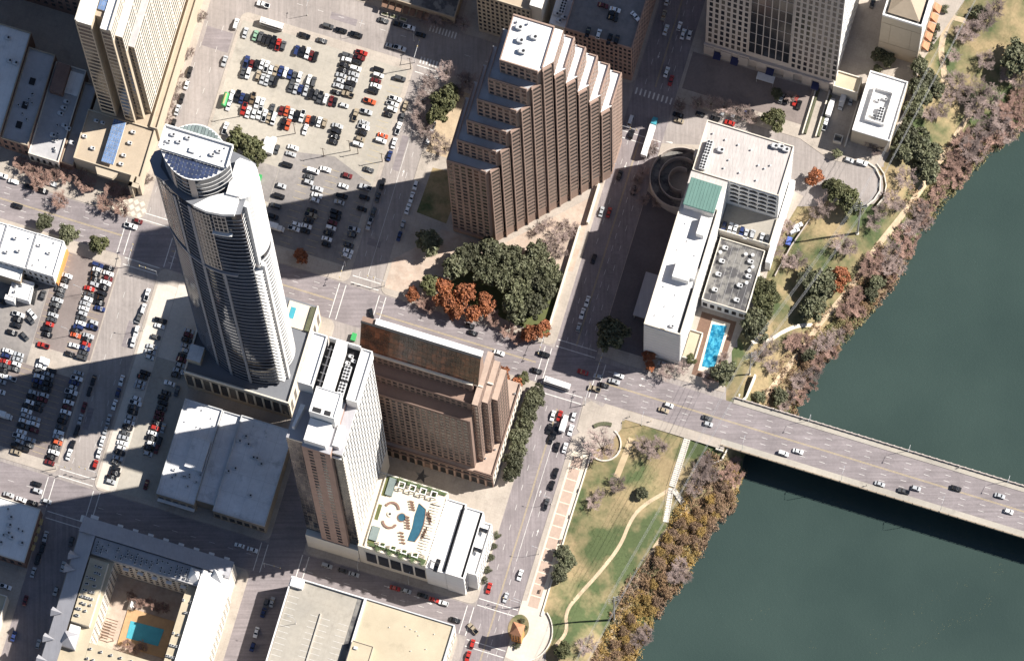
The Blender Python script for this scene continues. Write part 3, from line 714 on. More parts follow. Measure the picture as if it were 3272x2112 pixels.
skirt(-1,'skylight',18,4,10.2); skirt(1,'crown_glass',20,1,10.9); B.nwin = 300
B.done()
units('unit',[(-121.4,-36.3),(-118.4,-38.3),(-122.4,-39.3),(-115.4,-35.8),(-104.4,-39.3),(-102.4,-37.3)],CZ+1,'the lens shaped tower roof',sc=.8); units('vent',[(-123.4,-40.8),(-108.4,-41),(-99.9,-40.3),(-100.4,-35.3)],CZ+1,'the lens shaped tower roof'); units('hatch',[(-112.4,-39.9)],CZ+1,'the lens shaped tower roof',sc=1.5)

# --- stepped brown tower
B = Bld('stepped_tower','tall brown stone tower stepping down on both sides with sawtooth corner','building',-40,41.8)
dpt = [(-21.1+3.74*i, 43.3+3.95*i) for i in range(12)]
hs = [78,92,106,121.5,136.5,148,135,121,106,89.5,72.5]
wst = [(-39.9,41.8),(-36.1,46),(-32.4,49.8),(-28.4,53.4),(-24.2,57.2),(-20,61)]
nth_v = [70,72,74.5,77,79,80.8,84.2,87.4,91.6,96.4,101.4]
for i, h_ in enumerate(hs):
    a_, c_ = dpt[i], dpt[i+1]
    if i < 6: pl = [(wst[i][0], wst[i][1] if i else 41.8), (a_[0]-1.2, wst[i][1]), a_, c_, (c_[0], nth_v[i]-.1*i), (wst[i][0], nth_v[i]-.1*i)]
    else: pl = [a_, c_, (c_[0], nth_v[i]), (a_[0]-1.5, nth_v[i]), (a_[0]-1.5, a_[1]+1)]
    roof = 'white_roof' if i >= 5 else 'grey_roof'
    B.prism('wall','brown_stone',pl,0,h_-.7,top=roof)
    if i < 6:
        B.boxes('parapet','brown_stone',[(wst[i][0],wst[i][1],h_-.71,a_[0]-1.2,wst[i][1]+.45,h_),(wst[i][0],wst[i][1]+.45,h_-.71,wst[i][0]+.45,nth_v[i]-1,h_)])
        fh = 3.65; z0_ = 5. if i == 0 else hs[i-1]-.4; nr_ = int(round((h_-1.4-z0_)/fh)); L_ = a_[0]-1.2-wst[i][0]
        B.facade(wst[i][0],wst[i][1],0,L_,z0_,h_-1.2,int(L_/2.6),nr_,.34,.42,.4,'brown_stone')
    if i == 5: B.boxes('parapet','brown_stone',[(-20,80.2,h_-.71,-2.4,80.8,h_),(-2.6,63,h_-.71,-2.1,80.2,h_)])
    if i >= 6: B.boxes('parapet','brown_stone',[(c_[0]-.45,c_[1]+.3,h_-.71,c_[0],nth_v[i],h_+.2),(a_[0],nth_v[i]-.45,h_-.71,c_[0]-.46,nth_v[i],h_)])
for i in range(5, 11):        # bright east faces above each lower ledge
    c_ = dpt[i+1]; z0_ = hs[i+1] if i < 10 else 0.; h_ = hs[i]-.9; n_ = nth_v[i]
    if i < 10: B.facade(c_[0],c_[1]+.4,90,n_-c_[1]-.5,z0_,h_,6,4,.34,.42,.35,'brown_stone')
    else: B.facade(c_[0],c_[1]+.4,90,n_-c_[1]-.5,z0_+6,h_,7,18,.34,.42,.35,'brown_stone')
for i in range(11):           # diagonal bays between dark recesses
    a_ = dpt[i]; L_ = math.hypot(3.74,3.95); d_ = (3.74/L_, 3.95/L_); nn = (d_[1], -d_[0]); h_ = hs[i]
    an = math.degrees(math.atan2(d_[1], d_[0])); b = MB()
    def q(x, y): return (a_[0]+d_[0]*x+nn[0]*y-B.u0, a_[1]+d_[1]*x+nn[1]*y-B.v0)
    b.prism([q(.0,-.3),q(.0,1.5),q(3.4,1.5),q(3.4,-.3)][::-1][::-1] if False else [q(0,.9),q(4.1,.9),q(4.1,-.3),q(0,-.3)], 0, h_-1.1); B.put('bay', b, 'brown_stone')
    b = MB(); b.prism([q(4.15,.05),q(5.38,.05),q(5.38,-.2),q(4.15,-.2)], 3, h_-2); B.put('recess_glass', b, 'glass')
    p0 = (a_[0]+nn[0]*.9, a_[1]+nn[1]*.9); nr_ = int((h_-8)/3.65)
    B.facade(p0[0],p0[1],an,4.1,8,h_-1.3,1,nr_,.1,.42,.5,'brown_stone')
    b = MB(); b.cyl(*q(-.1,1.1),0,h_-1,.36,6); B.put('column', b, 'brown_stone')
B.prism('colonnade','brown_stone',[(-39.5,41.2),(-22.5,41.2),(-22.5,41.7),(-39.5,41.7)],3.8,5); B.done()
units('unit',[(-16,76),(-14,71),(-9,74),(-12,67)],147.4,'the stepped tower top roof',sc=1.2); units('vent',[(-17.5,78),(-13,78.5)],147.4,'the stepped tower top roof',sc=1.6)

# --- blocks along the top edge
B = Bld('office_block','beige block with square windows at the top edge','building',-55,130); B.body('beige',-55,130,0,-30.5,175,37,'tan_roof'); B.facade(-55,130,0,24.5,2,36,12,9,.4,.45,.3,'beige'); B.box('stair_tower','cream',-31,131,0,-25.5,142,40,top='white_roof'); B.done()
B = Bld('parking_garage','brick garage with cars parked on its shaded roof deck','building',-22,128.5)
B.body('brick',-14.4,128.6,0,16.2,190,33.5,'lot_old',par=1.1); B.box('plant_deck','cream',-22,130,0,-14.6,175,30,top='white_roof'); B.facade(-14.4,128.6,0,30.6,5,32,15,7,.4,.48,.3,'brick'); B.facade(16.2,128.6,90,60,5,32,24,7,.4,.48,.3,'brick'); B.done()
units('chiller',[(-18,138),(-18,148)],30.1,'the garage plant deck'); units('unit',[(-18,132),(-16.5,134),(-20,134.5),(-18,143)],30.1,'the garage plant deck')
B = Bld('shop_row','low shop row under a rusty canopy by the top street','building',-130,129); B.body('beige_dark',-100,129.5,0,-66,150,7,'stain_roof'); B.boxes('canopy','wood',[(-99+3.2*k,126.2,3.6,-96.6+3.2*k,129.4,3.9) for k in range(7)]); B.body('beige',-146,130,0,-103,160,5,'tan_roof'); B.done()
for k, u_ in enumerate((-97,-93,-88.6)):
    b = MB(); b.box(-1.6,-.8,0,1.6,.8,.6); b.box(-1.35,-.55,.6,1.35,.55,.75,1); o = b.build('planter_box',['cream','oak_leaf'],None,(*W(u_,124.8),.13),-PHI); tag(o,f'{nth(k)} pale planter box from the west by the rusty canopy','planter','planters on the top street')

# --- hotel tower, top right
B = Bld('hotel_tower','tall pale hotel tower with rows of square dark windows at the top right','building',43.5,150.5)
B.box('wall','pinkish',43.5,150.5,0,102.6,200,105,top='white_roof'); B.boxes('ledge','pinkish',[(43,149.6,8.6,64,150.5,9.8),(64.1,149.2,8.2,86,150.5,9.4),(86.1,149.6,7.4,103,150.5,8.8)])
for u_ in (43.2,51,59,67.5,80,88.5,96.5): B.box('pier','pinkish',u_,149.5,0,u_+4.6,150.5,8)
b = MB()
for u_ in (48,56,72.3,93.4): B.box('awning','navy_awning',u_,147.2,3.2,u_+3.4,150.4,4.)
for u0_, n_ in ((44.2,7),(82.6,8)): B.facade(u0_,150.5,0,2.65*n_,11,103,n_,18,.42,.33,.3,'pinkish')
B.facade(63.2,150.5,0,18.8,14,103,6,9,.14,.04,.5,'pinkish'); B.facade(102.6,150.5,90,46,4,103,14,20,.5,.5,.3,'white_wall'); B.done()
b = MB(); b.box(-4,-1.6,0,4,1.6,.25); o = b.build('entrance_canopy','metal_light',None,(*W(73,145.8),3.6),-PHI); tag(o,'pale metal entrance canopy in front of the hotel tower','canopy')
for x in (-3.8,3.8):
    b = MB(); b.box(x-.1,-1.4,-3.5,x+.1,-1.2,0); b.build('post','steel',o)
# --- pyramid roofed wing
B = Bld('hotel_wing','square tan block with a brown pyramid roof inside white parapets','building',116.8,172.5)
B.body('beige',116.8,172.5,0,134.9,198,38.5,'stain_roof',par=1.4,w=.6,parm='white_wall'); b = MB(); a_, c_ = (1.8,1.8), (16.3,23.7); ap = [(9.05,9,43.5),(9.05,16.5,43.5)]
for f_ in ([(a_[0],a_[1]),(c_[0],a_[1]),0],[(c_[0],c_[1]),(a_[0],c_[1]),1]): b.poly([(*f_[0],38),(*f_[1],38),ap[f_[2]]])
b.poly([(c_[0],a_[1],38),(c_[0],c_[1],38),ap[1],ap[0]]); b.poly([(a_[0],c_[1],38),(a_[0],a_[1],38),ap[0],ap[1]]); B.put('roof',b,'beige_dark')
B.boxes('seam','beige_dark',[(116.9,172.38,31,134.8,172.5,31.15),(116.9,172.38,12,134.8,172.5,12.2),(121,172.38,12.3,121.12,172.5,30.9),(130.5,172.38,12.3,130.62,172.5,30.9)])
B.facade(134.9,172.5,90,24,14,36,8,5,.45,.45,.3,'white_wall')
for k in range(5): B.prism('tile_roof','terracotta',[(135.3,176+4.4*k),(138.6,176+4.4*k),(138.6,179.6+4.4*k),(135.3,179.6+4.4*k)],8.5-.2*k,10.4,poly1=[(135.3,176.4+4.4*k),(136,176.4+4.4*k),(136,179.2+4.4*k),(135.3,179.2+4.4*k)])
B.done()
# --- bright white flat roof and its link block
B = Bld('hotel_annex','low block with blinding white roof and sunken plant well','building',117,131.3); B.box('wall','beige',117,131.3,0,134.5,158.7,12,top='white_roof')
B.boxes('parapet','white_roof',[(117,131.3,11.99,134.5,131.8,12.9),(117,158.2,11.99,134.5,158.7,12.9),(117,131.9,11.99,117.5,158.1,12.9),(134,131.9,11.99,134.5,158.1,12.9)])
B.boxes('well_wall','white_roof',[(121,137,12,121.6,152,14.2),(129.4,137,12,130,152,14.2),(121.7,151.4,12,129.3,152,14.2),(121.7,137,12,129.3,137.6,14.2)]); B.done()
units('chiller',[(127,141)],12.1,'the blinding white roof'); units('unit',[(124,140),(124,147),(127,148.5)],12.1,'the blinding white roof',sc=.8)
B = Bld('link_block','small flat block with tan roof joining tower and white annex','building',103,149); B.body('cream',103,149,0,114.4,156.2,9,'gravel_roof'); B.done()
B = Bld('guard_shed','small roofless cream enclosure beside the service drive','building',109.5,128.4); B.boxes('wall','cream',[(109.5,128.4,0,113.3,128.7,3),(109.5,131.4,0,113.3,131.7,3),(109.5,128.8,0,109.8,131.3,3),(113,128.8,0,113.3,131.3,3)]); B.done()
for k, (u0_,v0_,u1_,v1_,m_) in enumerate(((95.3,128,95.9,150,'cream'),(96.2,128.5,97.2,149,'oak_leaf'),(101.3,128.5,101.9,150,'cream'),(102.2,129,103.2,148,'oak_leaf'),(114.9,128,115.5,149,'cream'))):
    B = Bld('ramp_wall' if m_ == 'cream' else 'hedge', ('low cream wall' if m_ == 'cream' else 'clipped green hedge')+f', {nth(k)} strip from the west beside the service ramps', 'wall' if m_ == 'cream' else 'hedge', u0_, v0_)
    B.box('coping' if m_ == 'cream' else 'foliage', m_, u0_,v0_,0,u1_,v1_,1.6)
# --- white slab hotel, its garage, meeting wing and pool
B = Bld('slab_hotel','long white slab hotel with blank end wall facing the bridge','building',56.5,14.8)
B.body('white_wall',56.5,14.8,0,73.3,72,35.5,'white_roof',par=1.1,w=.5,parm='cream')
B.box('end_wall','white_wall',56.6,14.55,0,73.2,14.8,34); B.boxes('seam','cream',[(56.7,14.5,4+3.1*k,73.1,14.55,4.08+3.1*k) for k in range(10)])
B.facade(73.3,15.2,90,56,3,34,22,10,.35,.5,.35,'white_wall')
B.boxes('penthouse','white_wall',[(62.5,37,34.4,70,44.5,38.5),(70.1,39,34.4,71.8,44,37.5)]); B.boxes('penthouse','white_wall',[(67,58,34.4,70.5,66,38)])
B.boxes('inner_coping','dark',[(71.5,16,34.41,72.4,36,34.6),(71.9,45,34.41,72.4,71,34.6)])
b = MB(); b.prism([(64-B.u0,14.7-B.v0),(66-B.u0,14.7-B.v0),(66-B.u0,14.95-B.v0),(64-B.u0,14.95-B.v0)],35.5,36.4); B.put('sign_arch',b,'beige')
B.box('green_penthouse','white_wall',58.3,68.3,34.4,71.8,80,39.2); B.prism('green_roof','green_metal',[(58,67.9),(72.1,67.9),(72.1,80.3),(58,80.3)],39.2,39.5,poly1=[(58,68.2),(72.1,68.2),(72.1,80.3),(58,80.3)])
B.boxes('seam','green_metal',[(58.3+1.4*k,68.3,39.5,58.4+1.4*k,80.2,39.6) for k in range(10)]); B.done()
units('vent',[(60,20),(63,25),(68,22),(60,33),(66,31),(61,50),(69,50),(64,55),(61,62)],34.4,'the white slab hotel roof',sc=.8); units('unit',[(68.5,17.5),(59,72.5)],34.4,'the white slab hotel roof',sc=.8)
B = Bld('parking_garage','white parking garage with ribbed grey roof and rows of arched openings','building',55.2,72)
B.body('white_wall',57,85.3,0,96.5,108,35,'rib_roof',par=.7,w=.4,parm='cream'); B.box('link_wing','white_wall',56.7,72.2,0,73.3,85.1,34.2,top='rib_roof')
B.facade(74.4,85.3,0,21.5,13,34,5,5,.1,.34,1.0,'white_wall',gl='dark',name='opening'); B.facade(96.5,85.5,90,22,3,33,10,9,.4,.5,.3,'white_wall')
b = MB()
for c_ in range(5):           # arched lintels
    for r_ in range(5):
        u0_ = 74.4+4.3*c_+.25; z_ = 13+4.2*r_+2.9
        for k in range(6):
            t0, t1 = k/6, (k+1)/6; za = 1.0*(1-math.sin(math.pi*t0)); zb = 1.0*(1-math.sin(math.pi*t1)); x0, x1 = u0_+3.9*t0, u0_+3.9*t1
            b.poly([(x0-B.u0,84.95-B.v0,z_+.6-za),(x1-B.u0,84.95-B.v0,z_+.6-zb),(x1-B.u0,84.95-B.v0,z_+.7),(x0-B.u0,84.95-B.v0,z_+.7)])
B.put('arch',b,'white_wall'); B.boxes('deck','lot_concrete',[(73.6,73.2,0,96.6,85.2,10)]); B.boxes('parapet','cream',[(73.6,72.8,0,96.8,73.2,11),(96.61,73.2,0,97,85,11)])
B.boxes('ramp','white_roof',[(97.1,66,0,99.4,104,9)]); B.done()
units('vent',[(61,103),(67,102),(73,101.5),(79,101),(71,94),(70,90),(77,90),(84,95.5),(87,95),(89,97),(85,89)],34.35,'the ribbed garage roof',sc=1.1); units('chiller',[(61.2,96),(61,89.5)],34.35,'the ribbed garage roof'); units('unit',[(66.5,97),(91,106),(93.5,105.5),(88.5,105.5)],34.35,'the ribbed garage roof',sc=1.2)
# spiral ramp
cu, cv = 50.0, 91.5
B = Bld('spiral_ramp','round concrete spiral car ramp against the ribbed garage','ramp',cu,cv)
b = MB()
def arc(r0, r1, z0, z1, a0=70, a1=292, n=28):
    for k in range(n):
        t0, t1 = math.radians(a0+(a1-a0)*k/n), math.radians(a0+(a1-a0)*(k+1)/n)
        b.prism([(r0*math.cos(t0),r0*math.sin(t0)),(r1*math.cos(t0),r1*math.sin(t0)),(r1*math.cos(t1),r1*math.sin(t1)),(r0*math.cos(t1),r0*math.sin(t1))],z0,z1)
arc(13.2,13.45,0,6.5); arc(9.2,9.45,0,6.0); arc(5.0,5.2,0,5.6); B.put('ring_wall',b,'pinkish')
b = MB(); arc(9.6,13.2,3.4,3.8); arc(5.3,9.2,1.6,2.0); B.put('ramp_floor',b,'stain_roof')
B.boxes('link_wall','cream',[(cu+3,cv+9.5,0,cu+9.6,cv+10.2,9),(cu+3,cv+10.2,8.4,cu+9.6,cv+13,9)]); B.done()
B = Bld('meeting_wing','low wing with stained black roof beside the slab hotel','building',75,42)
B.body('white_wall',75,42,0,95.6,70.6,9,'stain_roof',par=.6,w=.35,parm='cream'); B.boxes('seam','grey_roof',[(75.6+2.8*k,42.5,8.41,75.68+2.8*k,69.6,8.46) for k in range(8)]); B.facade(75,42,0,20,1,7,6,1,.4,.4,.2,'white_wall'); B.done()
units('unit',[(78.5,66.5),(78.8,60.5),(79,54.5),(79.5,47.5),(91,64),(92,57.5),(89.5,52.5),(90,46)],8.5,'the stained black roof'); units('dish',[(77,64),(88,66.5),(91,67),(92.5,62),(91.5,60),(92,54.5)],8.5,'the stained black roof',look='white')
B = Bld('terrace_block','small flat terrace block with planters at the foot of the slab hotel','building',73.6,17); B.boxes('wall','cream',[(73.6,17,0,79.5,17.4,3.5),(73.6,29.5,0,79.5,29.9,3.5),(79.1,17.5,0,79.5,29.4,3.5)]); B.box('roof','gravel_roof',73.7,17.5,0,79,29.4,2.6); B.done()
sheet('deck', [(79.6,12),(92,12),(92,40),(76,40),(76,30),(79.6,30)], .15, 'wood')
sheet('pool_deck', [(81.8,14.5),(89.6,14.5),(89.6,38.5),(81.2,38.5)], .18, 'deck_stone')
b = MB(); b.prism([W(*q) for q in [(82.9,16.7),(88.5,17),(88.4,37),(82.0,36)]], .18, .26); o = b.build('swimming_pool','pool'); tag(o,'long bright blue swimming pool at the foot of the slab hotel','pool')
B = Bld('porte_cochere','dark glass entrance canopy on the shaded side of the slab hotel','canopy',47.5,28); B.box('canopy','metal_grey',47.5,28,4.2,55.5,48,4.6); B.boxes('post','steel',[(47.8,28.3,0,48.2,28.7,4.2),(47.8,47.3,0,48.2,47.7,4.2),(47.8,38,0,48.2,38.4,4.2)]); B.done()

# --- brown block with arcade
B = Bld('arcaded_block','broad brown stone block with arched base and coppery glass top','building',-44.5,-62)
B.box('podium','brown_shade',-44,-61.6,0,10.3,-40,14.4,top='plaza_pink'); B.box('podium','brown_shade',2.4,-39.9,0,10.3,-18.8,14.4,top='plaza_pink'); B.boxes('parapet','brown_shade',[(1.9,-61.6,14.4,10.3,-61.2,15.1),(9.9,-61.1,14.4,10.3,-19,15.1)])
B.box('wall','brown_shade',-50,-60.3,14.4,1.7,-41.4,72.5,top='brown_dark'); B.box('wall','brown_shade',-50,-55.4,72.4,1,-41.3,80.2,top='brown_dark'); B.box('wall','brown_shade',-50,-50.3,80.1,.3,-41.2,88,top='pale_roof')
B.boxes('coping','cream',[(-50,-50.3,88,.3,-49.3,88.8)]); B.boxes('parapet','brown_shade',[(-44,-60.3,72.5,1.7,-59.9,73.1),(-44,-55.4,80.2,1,-55,80.9)])
B.facade(-50,-60.3,0,50.5,16,71.5,19,15,.36,.42,.4,'brown_shade'); B.facade(-50,-55.4,0,49.5,73.2,79.8,19,2,.36,.42,.35,'brown_shade'); B.facade(-50,-50.3,0,49,80.9,87.6,19,2,.36,.42,.35,'brown_shade')
for i in range(3):            # sawtooth corner towards the river
    x = 1.7+2.6*i; h_ = (72.5,64,56)[i]; v0_ = -56.5+5*i
    B.box('corner_tooth','brown_shade',x,v0_,14.4,x+2.6,-33,h_+12,top='plaza_pink'); B.facade(x,v0_,0,2.6,16,h_+11,1,int((h_-6)/3.7),.2,.4,.25,'brown_shade',gl='copper_glass'); B.facade(x+2.6,v0_,90,-33-v0_,16,h_+11,int((-33-v0_)/2.6),int((h_-6)/3.7),.35,.42,.3,'brown_shade')
# sloped coppery glass storey, its panes one by one
b = MB(); L_ = 46.8; x0 = -44+44.5
b.prism([(-5.5,12.6),(47,12.6),(47,20.9),(-5.5,20.9)],88,104.8,poly1=[(-5.5,18.4),(47,18.4),(47,20.9),(-5.5,20.9)]); B.put('mansard',b,'brown_dark')
me_c = {}
n_c, n_r = 25, 5; w_ = 52.5/n_c; sl = math.hypot(16.8,5.8)/n_r
b = MB(); b.box(-w_/2+.06,-.05,-sl/2+.06,w_/2-.06,.05,sl/2-.06); me_ = b.mesh('mansard_pane','copper_glass')
for i in range(n_c):
    for j in range(n_r):
        t = (j+.5)/n_r; o = link('mansard_pane', me_, B.root, (-5.5+(i+.5)*w_, 12.6+5.8*t-.12, 88+16.8*t)); o.rotation_euler = (-math.atan2(5.8,16.8), 0, 0)
B.boxes('roof','white_roof',[(-44,-43.3,104.8,2.8,-40.8,106)]); B.boxes('roof_rail','dark',[(-50,-44.3,105.2,2.7,-43.5,105.8)]); None
B.boxes('truss','cream',[(.4,-48.6,84,4.2,-48,85),(3.2,-43.6,76,7,-43,77)])
# arcade: pillars, round heads and dark bays
b = MB(); ar = MB()
for k in range(15):
    x = -43.5+3.6*k; B.box('arch_opening','dark',x+.7-0,-61.68,0,x+2.9,-61.6,5.2) if k != 6 else None
    b.cyl(0,0,0,0,0,3) if False else None
    for j in range(10):
        a0, a1 = math.pi*j/10, math.pi*(j+1)/10; cx = x+1.8-B.u0; y = -61.69-B.v0; r = 1.1
        ar.poly([(cx,y,5.15),(cx+r*math.cos(a0),y,5.15+r*1.3*math.sin(a0)),(cx+r*math.cos(a1),y,5.15+r*1.3*math.sin(a1))])
    b.box(x-.45-B.u0,-62.1-B.v0,0,x+.45-B.u0,-61.62-B.v0,7.6); b.box(x+.5-B.u0,-61.68-B.v0,8.6,x+3.1-B.u0,-61.62-B.v0,11.2,1)
B.put('arch_head',ar,'dark'); B.put('arcade',b,['brown_stone','glass']); B.boxes('cornice','brown_shade',[(-44,-62.0,7.6,10.3,-61.62,8.3),(-44,-62.0,11.5,10.3,-61.62,12.6),(-44,-62.05,13.6,10.4,-61.62,14.5)])
B.facade(10.3,-61.2,90,42,2,13,14,2,.5,.4,.3,'cream'); B.done()
units('fan',[(5,-55),(8,-50),(8.4,-40),(8.6,-34),(9,-24),(-8,-47),(-3,-47.2),(-15,-46.5)],14.45,'the brown block lower roofs',sc=.7)
# court with star
sheet('court', rect(-36,-75,12,-62.6), .137, 'pavement')
b = MB(); c_ = Q2('C1',1185,262)
b.poly([(*W(c_[0]+(3.4 if k % 2 == 0 else 1.4)*math.sin(k*math.pi/5), c_[1]+(3.4 if k % 2 == 0 else 1.4)*math.cos(k*math.pi/5)), .142) for k in range(10)][::-1]); o = b.build('star_inlay','stain_roof'); tag(o,'dark five pointed star set in the paving beside the arcade','star')

# --- white and brick condominium tower
B = Bld('condominium_tower','tall white and pink brick tower with dense slit windows and white roof','building',-61.5,-111)
B.box('wall','brick',-53.4,-110.2,0,-41,-66,136,top='metal_grey'); B.box('wall','cream',-61,-107.8,0,-53.5,-66,133.5,top='metal_grey'); B.box('wall','cream',-40.9,-108.4,0,-36.6,-66,133.5,top='metal_grey')
B.box('base_wall','cream',-53.6,-110.4,0,-40.8,-110.2,16)
b = MB()
B.facade(-52.5,-110.2,0,10.6,18,134,2,31,.62,.5,.12,'brick'); B.facade(-61,-107.8,0,7.4,14,132,4,32,.05,.1,.12,'pinkish'); B.facade(-40.9,-108.4,0,4.2,16,132,3,32,.05,.1,.12,'pinkish')
B.facade(-36.6,-108.2,90,42,23,133,15,30,.36,.34,.3,'white_wall')
for k in range(30): B.box('balcony','cream',-36.2,-109.4,24+3.65*k,-34.9,-107.6,24.25+3.65*k)
B.body('white_wall',-61.4,-87.6,133,-55.2,-66,143,'white_roof',par=.8); B.boxes('screen_slot','beige_dark',[(-61.45,-86,137,-61.38,-80,141),(-61.45,-78,137,-61.38,-72,141)])
B.body('white_wall',-40.6,-88,133,-35.9,-66,141,'white_roof',par=.8); B.box('plant_floor','dark',-54.4,-88,136,-40.7,-66.3,138.2); B.box('roof','white_roof',-51,-88,136,-46.4,-66.2,143.5); B.boxes('screen','white_roof',[(-54.4,-66.5,136,-40.8,-66,143)])
B.boxes('brace','white_wall',[(-54.3,-87+3.4*k,139.6,-51.1,-86.8+3.4*k,139.9) for k in range(6)]); B.box('walk','metal_grey',-53.4,-87.8,138.3,-52.8,-68,138.6)
B.body('white_wall',-52.8,-99,133,-42,-88.2,147,'white_roof',par=.5,w=.3); B.boxes('roof_opening','dark',[(-51.6,-98.6,146.51,-48,-96.6,146.7),(-46.6,-98.6,146.51,-44,-96.6,146.7)])
B.box('roof','white_roof',-52.6,-108.8,136,-43.2,-99.3,140.5); B.box('roof','white_roof',-41.2,-106.5,133.5,-38.4,-97.5,137); B.prism('roof','white_roof',[(-59.4,-104),(-58.4,-104),(-56.6,-94),(-58.6,-94)],133.5,137)
B.boxes('balcony_recess','white_wall',[(-41.5,-109.2,129.5,-37,-108.5,130.6)])
B.done(); units('chiller',[(-43.6,-78),(-43.6,-84)],138.3,'the condominium tower roof',sc=1.1); units('unit',[(-44,-70),(-42.5,-71.5),(-44.5,-73)],138.3,'the condominium tower roof',sc=.8)
# podium with pool deck and stepped parking roofs
B = Bld('podium_block','podium with palm edged pool deck and stepped white parking roofs','building',-61,-111.2)
B.box('wall','cream',-60.9,-110.6,0,-36.7,-66.2,16,top='cream'); B.box('pool_deck','cream',-36.5,-110.3,0,-5.3,-76.4,22,top='deck_stone')
B.boxes('parapet','cream',[(-36.5,-110.3,22,-5.3,-109.7,22.6),(-36.5,-77,22,-5.3,-76.4,22.8),(-33.6,-109.6,22,-33.2,-77.1,23)])
B.facade(-33.6,-110.3,0,28.2,4,18,5,1,.14,.1,.5,'cream',gl='glass_blue'); B.facade(-5.4,-110.6,0,17.6,4,19,8,5,.2,.3,.4,'cream')
B.body('white_wall',-5.2,-110.8,0,3.9,-79,22.4,'white_roof',par=.8,parm='white_roof'); B.body('white_wall',4.1,-111,0,12.4,-80.5,23.8,'white_roof',par=.8,parm='white_roof'); B.body('white_wall',12.6,-107,0,17,-83.6,20.6,'white_roof',par=.8,parm='white_roof')
B.boxes('gutter','dark',[(2.4,-110,21.61,3.3,-79.5,21.68),(10.9,-110.2,23.01,11.9,-81,23.08)]); B.facade(17,-107,90,23,2,18,9,4,.3,.4,.35,'white_wall'); B.facade(12.4,-111,90,4,4,20,1,3,.3,.4,.3,'white_wall')
B.boxes('stall_line','cream_line',[(6+0*k,-108+2.6*k,23.02,9.5,-107.88+2.6*k,23.04) for k in range(10)])
b = MB()
for k in range(20): b.box(-8.6-B.u0,-106+1.25*k-B.v0,24.6,-4.4-B.u0,-105.7+1.25*k-B.v0,24.8)
for v_ in (-105.5,-97,-89,-82): b.box(-8.7-B.u0,v_-B.v0,24.3,-4.3-B.u0,v_+.2-B.v0,24.58); b.box(-8.6-B.u0,v_-B.v0,22,-8.4-B.u0,v_+.2-B.v0,24.3)
B.put('pergola',b,'white_wall')
pp_ = [Q2('C1',x,y,22) for x, y in ((1085,705),(1132,714),(1165,668),(1192,600),(1204,540),(1208,490),(1165,450),(1135,535),(1118,620))]
B.prism('pool','pool_dark',pp_,22,22.12); B.prism('pool_edge','brick_dark',[(p[0]+.5,p[1]) for p in pp_[:7]]+[(p[0]+.2,p[1]) for p in pp_[6::-1]],22,22.3)
for x, y, r in ((1047,548,1.6),): u_, v_ = Q2('C1',x,y,22); b = MB(); b.cyl(u_-B.u0,v_-B.v0,22,22.35,r+.35,20); b.cyl(u_-B.u0,v_-B.v0,22.36,22.4,r,20,1); B.put('hot_tub',b,['brick_dark','pool_dark'])
u_, v_ = Q2('C1',966,525,22); b = MB(); b.cyl(u_-B.u0,v_-B.v0,22,22.5,1.2,16); b.cyl(u_-B.u0,v_-B.v0,22.51,22.7,.5,12,1); B.put('fire_pit',b,['cream','dark'])
for vv in (-108.8,-78.2): B.box('planter','palm',-32,vv,22,-6,vv+1.2,22.7)
B.boxes('lawn_strip','lawn',[(-33,-97,22,-31.4,-90,22.1),(-33,-108,22,-30,-100,22.1),(-33,-86,22,-31,-77.5,22.2)]); B.boxes('glass_screen','crown_glass',[(-31.6,-85.4,22,-28.4,-77.6,22.9),(-32.8,-106.2,22,-29.2,-100,22.9)])
B.done()
# deck furniture
def cab(u, v, i, row):
    o = link('cabana', None, None, (*W(u, v), 22.), -PHI); tag(o, f'white framed square cabana, {nth(i)} from the tower in the {row} row', 'cabana', 'cabanas on the pool deck')
    b = MB()
    for x in (-1.2,1.2):
        for y in (-1.2,1.2): b.box(x-.12,y-.12,0,x+.12,y+.12,2.3)
    b.box(-1.45,-1.45,2.3,1.45,-1.05,2.6); b.box(-1.45,1.05,2.3,1.45,1.45,2.6); b.box(-1.45,-1.05,2.3,-1.05,1.05,2.6); b.box(1.05,-1.05,2.3,1.45,1.05,2.6); b.build('frame','white_wall',o)
    b = MB(); b.box(-.9,-.9,.05,.9,.9,.45); b.build('daybed','palm',o)
for i in range(4):
    cab(*Q2('C1',1047+74*i,325+22*i,24), i, 'upper'); cab(*Q2('C1',915+75*i,730+24*i,24), i, 'lower')
lmesh = None
b = MB(); b.box(-.35,-1,.2,.35,.4,.35); b.poly([(-.35,.4,.35),(.35,.4,.35),(.35,1,.75),(-.35,1,.75)]); b.box(-.33,-.95,0,-.27,-.85,.19); b.box(.27,-.95,0,.33,-.85,.19); lmesh = b.mesh('sun_lounger','wood')
li = 0
for x0_, y0_, x1_, y1_, n_, rt in ((1115,440,1140,470,4,1.57),(1085,545,1100,590,5,1.57),(1045,655,1075,700,4,1.57),(1228,520,1240,580,5,0.),(1190,680,1215,635,5,0.)):
    for k in range(n_):
        t = k/(n_-1); u_, v_ = Q2('C1', x0_+(x1_-x0_)*t*.4+(0 if rt else 14*t), y0_+(y1_-y0_)*t+ (8*k if rt else 0), 22)
        o = link('sun_lounger', lmesh, None, (*W(u_, v_), 22.12), -PHI+rt); li += 1
        tag(o, f'brown sun lounger, {nth(li-1)} round the rooftop pool', 'sun lounger', 'loungers round the rooftop pool')
